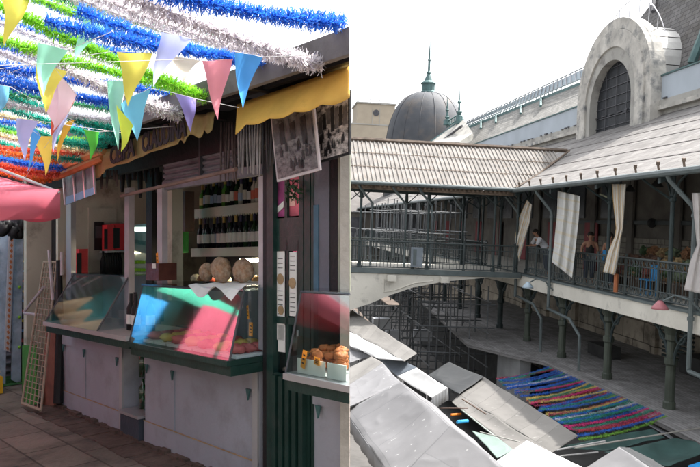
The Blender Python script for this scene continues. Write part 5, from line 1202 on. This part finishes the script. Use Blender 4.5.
tent('light grey tent peak at the bottom right', [(((619, 447, 3.2), (575, 474, 3.6), (600, 520, 3.8), (665, 478, 3.3)), m_tent), (((619, 447, 3.2), (665, 478, 3.3), (672, 470, 3.5), (630, 448, 3.4)), m_tentg)], (), .02)
tent('translucent mint green sheet between two tents', [(((472, 431, 3.9), (497, 437, 3.9), (514, 450, 4.0), (497, 458, 4.0)), mat('mint_sheet', (.24, .32, .29), .5, .1, 3, trans=.4))], (), .01)
m_tarp = mat('dark_green_tarp', (.03, .07, .065), .6, .25, 2, .6, 5)
tent('dark green tarpaulin with slack folds in the shade', [(((556, 447, 4.3), (652, 428, 4.3), (665, 437, 4.4), (605, 451, 4.5)), m_tarp)], (), .1)
tent('lower dark green tarpaulin stretched to the right edge', [(((604, 452, 4.4), (676, 438, 4.35), (720, 446, 4.3), (668, 466, 4.5)), m_tarp)], (), .12)
tent('pale tilted board roof behind the green tarpaulins', [(((636, 417, 4.5), (652, 413, 4.5), (698, 432, 4.5), (672, 440, 4.6)), m_ply)], (), .0)
tent('bright blue tarpaulin corner at the bottom right', [(((688, 466, 4.2), (715, 458, 4.2), (720, 475, 4.2), (692, 478, 4.2)), m_bl)], (), .02)
# dark stall interiors below the canvas
for i, (x, y, dr, w_, l_) in enumerate(((470, 420, 4.7, 1.3, 3.6), (600, 460, 4.9, 2.2, 3.0), (400, 372, 5.2, 1.6, 3))):
    q = Qh(x, y, DZ(dr)); o_ = MB().box(R, q[0] - l_ / 2, q[0] + l_ / 2, q[1] - w_ / 2, q[1] + w_ / 2, GZ, q[2]); tag(o_.build('stall_counter', m_dark), ('dark stall counter in the gap between grey and beige canvas', 'dark stall counter in the shade right of the white tent', 'dark stall counter behind the blue-grey canvas')[i], 'counter')
for i, (xa, ya, xb, yb, dr, r, cc, nm, lb) in enumerate(((451, 415, 461, 414, 4.45, .03, (.8, .22, .02), 'orange_roll', 'orange roll of cloth in the gap between the tents'), (457, 422, 468, 421, 4.4, .04, (.03, .35, .7), 'blue_roll', 'bright blue roll of cloth in the gap between the tents'), (440, 408, 468, 408, 4.2, .015, (.14, .08, .06), 'brown_pole', 'brown wooden pole crossing the gap between the tents'), (462, 399, 486, 414, 4.0, .015, (.12, .08, .06), 'brown_pole', 'brown pole along the edge of the beige canvas'), (462, 410, 506, 445, 4.15, .015, (.35, .4, .36), 'pale_pole', 'thin pale pole slanting across the gap'), (480, 432, 520, 442, 4.1, .012, (.3, .3, .28), 'thin_pole', 'thin grey pole beside the mint green sheet'), (575, 448, 700, 428, 4.15, .016, (.25, .24, .22), 'long_pole', 'long thin pole lying over the green tarpaulins'), (556, 450, 605, 441, 4.2, .018, (.3, .3, .3), 'long_pole', 'grey pole at the end of the beige canvas'), (560, 456, 598, 452, 4.2, .015, (.2, .2, .2), 'long_pole', 'dark pole below the end of the beige canvas'))):
    m = MB().tube([RQ(Qh(xa, ya, DZ(dr))), RQ(Qh(xb, yb, DZ(dr)))], r, 7); tag(m.build(nm, mat('m_%s_%d' % (nm, i), cc, .6, .2, 5)), lb, 'roll' if 'roll' in nm else 'pole')
# coloured streamers strung from the canvas to the low roof
SC = [((.02, .12, .5), 'blue'), ((.35, .05, .1), 'crimson'), ((.02, .2, .45), 'blue'), ((.02, .25, .2), 'teal'), ((.5, .52, .6), 'white'), ((.02, .1, .5), 'blue'), ((.02, .22, .15), 'green'), ((.02, .12, .5), 'blue'), ((.02, .3, .25), 'teal'), ((.65, .5, .15), 'yellow'), ((.4, .04, .05), 'red'), ((.7, .55, .2), 'yellow'), ((.02, .15, .6), 'blue'), ((.15, .35, .04), 'lime'), ((.3, .05, .12), 'crimson'), ((.02, .12, .5), 'blue'), ((.02, .25, .12), 'green'), ((.02, .15, .6), 'blue'), ((.02, .25, .2), 'teal'), ((.55, .03, .18), 'magenta'), ((.02, .2, .12), 'green'), ((.6, .03, .2), 'magenta'), ((.02, .18, .6), 'blue')]
SC2 = SC[::-1]; random.shuffle(SC2)
cn = {}
for k, (cc, nm) in enumerate([q_ for pr_ in zip(SC, SC2) for q_ in pr_]):
    u = k / (2 * len(SC) - 1); a = Qh(549 + 118 * u, 367 + 49 * u, DZ(4.3)); b = Qh(495 + 84 * u, 378 + 57 * u, DZ(4.15))
    cc = tuple(min(1, q * .9) for q in cc); i_ = cn.get(nm, 0); cn[nm] = i_ + 1
    o_ = tinsel(RQ(a), RQ(b) + Vector((U(-.1, .1), U(-.3, .3), 0)), .045, nm, U(.02, .1), 0, 420, mat('streamer_' + nm, cc, .6, .3, 10, 0))
    tag(o_, '%s %s streamer over the shaded lane, counting from the far end' % (words_[i_], nm), 'streamer', 'streamers over the court lane')
# ---- far buildings
dm = thing('domed_building', 'dark slate dome with a green lantern and tall spire', 'dome', RQ((Qy(426, 140, 70)[0], Qy(426, 140, 70)[1], GZ)))
q = Qy(426, 141, 70); r0 = 4.08
prof = [(GZ, 4.0), (q[2] - 1.2, 4.1)] + [(q[2] - 1.2 + 6.0 * math.sin(a * math.pi / 2) , r0 * math.cos(a * math.pi / 2) ** .72 if a < 1 else .4) for a in [k / 14 for k in range(1, 14)]]
m = MB(); m.tube([R(q[0], q[1], z) for z, r in prof], [max(r, .6) for z, r in prof], 40); m.build('dome', mat('dome_slate', (.07, .075, .085), .7, .15, 1, .3, 6, dirt=(.12, .10, .085), dscale=.5), dm, smooth=True)
for k in range(16):
    a_ = k * math.pi / 8; m = MB().tube([R(q[0] + max(r, .6) * math.cos(a_), q[1] + max(r, .6) * math.sin(a_), z) for z, r in prof], .04, 4); m.build('dome_rib', MATS['dome_slate'], dm)
zt_ = Qy(426, 94, 70)[2]
m = MB(); m.lathe(R, q[0], q[1], [(zt_ - .4, .95), (zt_ + .2, .8), (zt_ + .25, .72), (zt_ + .3, .66), (zt_ + .95, .66), (zt_ + 1.0, .78), (zt_ + 1.1, .75), (zt_ + 1.3, .45), (zt_ + 1.7, .3), (zt_ + 2.0, .16), (zt_ + 2.1, .24), (zt_ + 2.3, .12), (zt_ + 3.3, .12), (zt_ + 3.4, .17), (zt_ + 3.5, .1), (zt_ + 5.2, .03)], 12); m.build('lantern_spire', m_verd, dm)
tw = thing('pale_block', 'pale square building with round window and roof railings', 'building', RQ((Qy(376, 140, 88)[0], Qy(376, 140, 88)[1], GZ)))
a, b = Qy(357.5, 103, 88), Qy(396, 103, 88); m_bb = mat('beige_render', (.42, .36, .28), .85, .08, 1, .2, 8)
F2 = lambda x, y, z: R(a[0] + y, a[1] + x, z)
wd = b[1] - a[1]; zt_ = a[2]
MB().box(F2, 0, wd, -5, 0, GZ, zt_).build('wall', m_bb, tw); MB().box(F2, -.15, wd + .15, -5.1, .12, zt_, zt_ + .18).build('roof_cornice', m_stone, tw)
zl_ = Qy(376, 126, 88)[2]; MB().box(F2, -2.4, wd + .5, .002, .8, GZ, zl_).build('lower_wall', m_bb, tw); MB().box(F2, -2.5, wd + .6, -.1, .85, zl_, zl_ + .15).build('lower_cornice', m_stone, tw)
w0 = Qy(376.5, 112.5, 88); m = MB(); m.prism([F2(w0[1] - a[1] + .4 * math.cos(k * .5236), 0.0, w0[2] + .4 * math.sin(k * .5236)) for k in range(12)], R(.06, 0, 0) - R(0, 0, 0)); m.build('round_window', m_dgrey, tw)
m = MB(); m.box(F2, w0[1] - a[1] - .5, w0[1] - a[1] - .44, 0, .04, zl_, w0[2] + .6); m.box(F2, w0[1] - a[1] + .44, w0[1] - a[1] + .5, 0, .04, zl_, w0[2] + .6); m.build('wall_pipe', m_stone, tw)
for x0_, x1_ in ((.1, 1.6), (1.9, wd - .1)):
    m = MB()
    for z in (.35, .6): m.tube([F2(x0_, 0, zt_ + .18 + z), F2(x1_, 0, zt_ + .18 + z)], .03, 4)
    for k in range(4): x_ = x0_ + (x1_ - x0_) * k / 3; m.tube([F2(x_, 0, zt_ + .18), F2(x_, 0, zt_ + .78)], .03, 4)
    m.build('roof_railing', m_alu, tw)
fw = thing('far_wing', 'far wing of the market with pale roof beyond the scaffolding', 'building', R(-58, -8, GZ))
MB().box(R, -52, -45, -20, 5, GZ, 2.8).build('wall', m_bwall, fw)
m = MB().prism([R(-44.8, -20, 2.75), R(-44.8, 5, 2.75), R(-49, 5, 5.0), R(-49, -20, 5.0)], R(0, 0, -.1) - R(0, 0, 0)); m.build('roof', m_lroof, fw)
for k in range(7): MB().box(R, -44.99, -44.9, -14 + k * 2.5, -12.8 + k * 2.5, .2, 2.2).build('window', m_dgrey, fw)
for i in range(7):
    s, c = -22 - (i // 2) * 8, -4.4 - (i % 2) * 3.4; z = -1.9
    t = thing('far_stall', 'white stall roof far off in the court beyond the bridge', 'tent', R(s, c, GZ), 'far stalls beyond the bridge')
    m = MB()
    for a, b in (((-1.5, -1.5), (1.5, -1.5)), ((1.5, -1.5), (1.5, 1.5)), ((1.5, 1.5), (-1.5, 1.5)), ((-1.5, 1.5), (-1.5, -1.5))): m.face([R(s + a[0], c + a[1], z), R(s + b[0], c + b[1], z), R(s, c, z + .8)])
    m.build('canopy', m_tentw, t)
    for a in (-1.4, 1.4):
        for b in (-1.4, 1.4): MB().tube([R(s + a, c + b, GZ), R(s + a, c + b, z)], .04, 5).build('pole', m_alu, t)
for o in ALL:
    if '_o' in o: del o['_o']
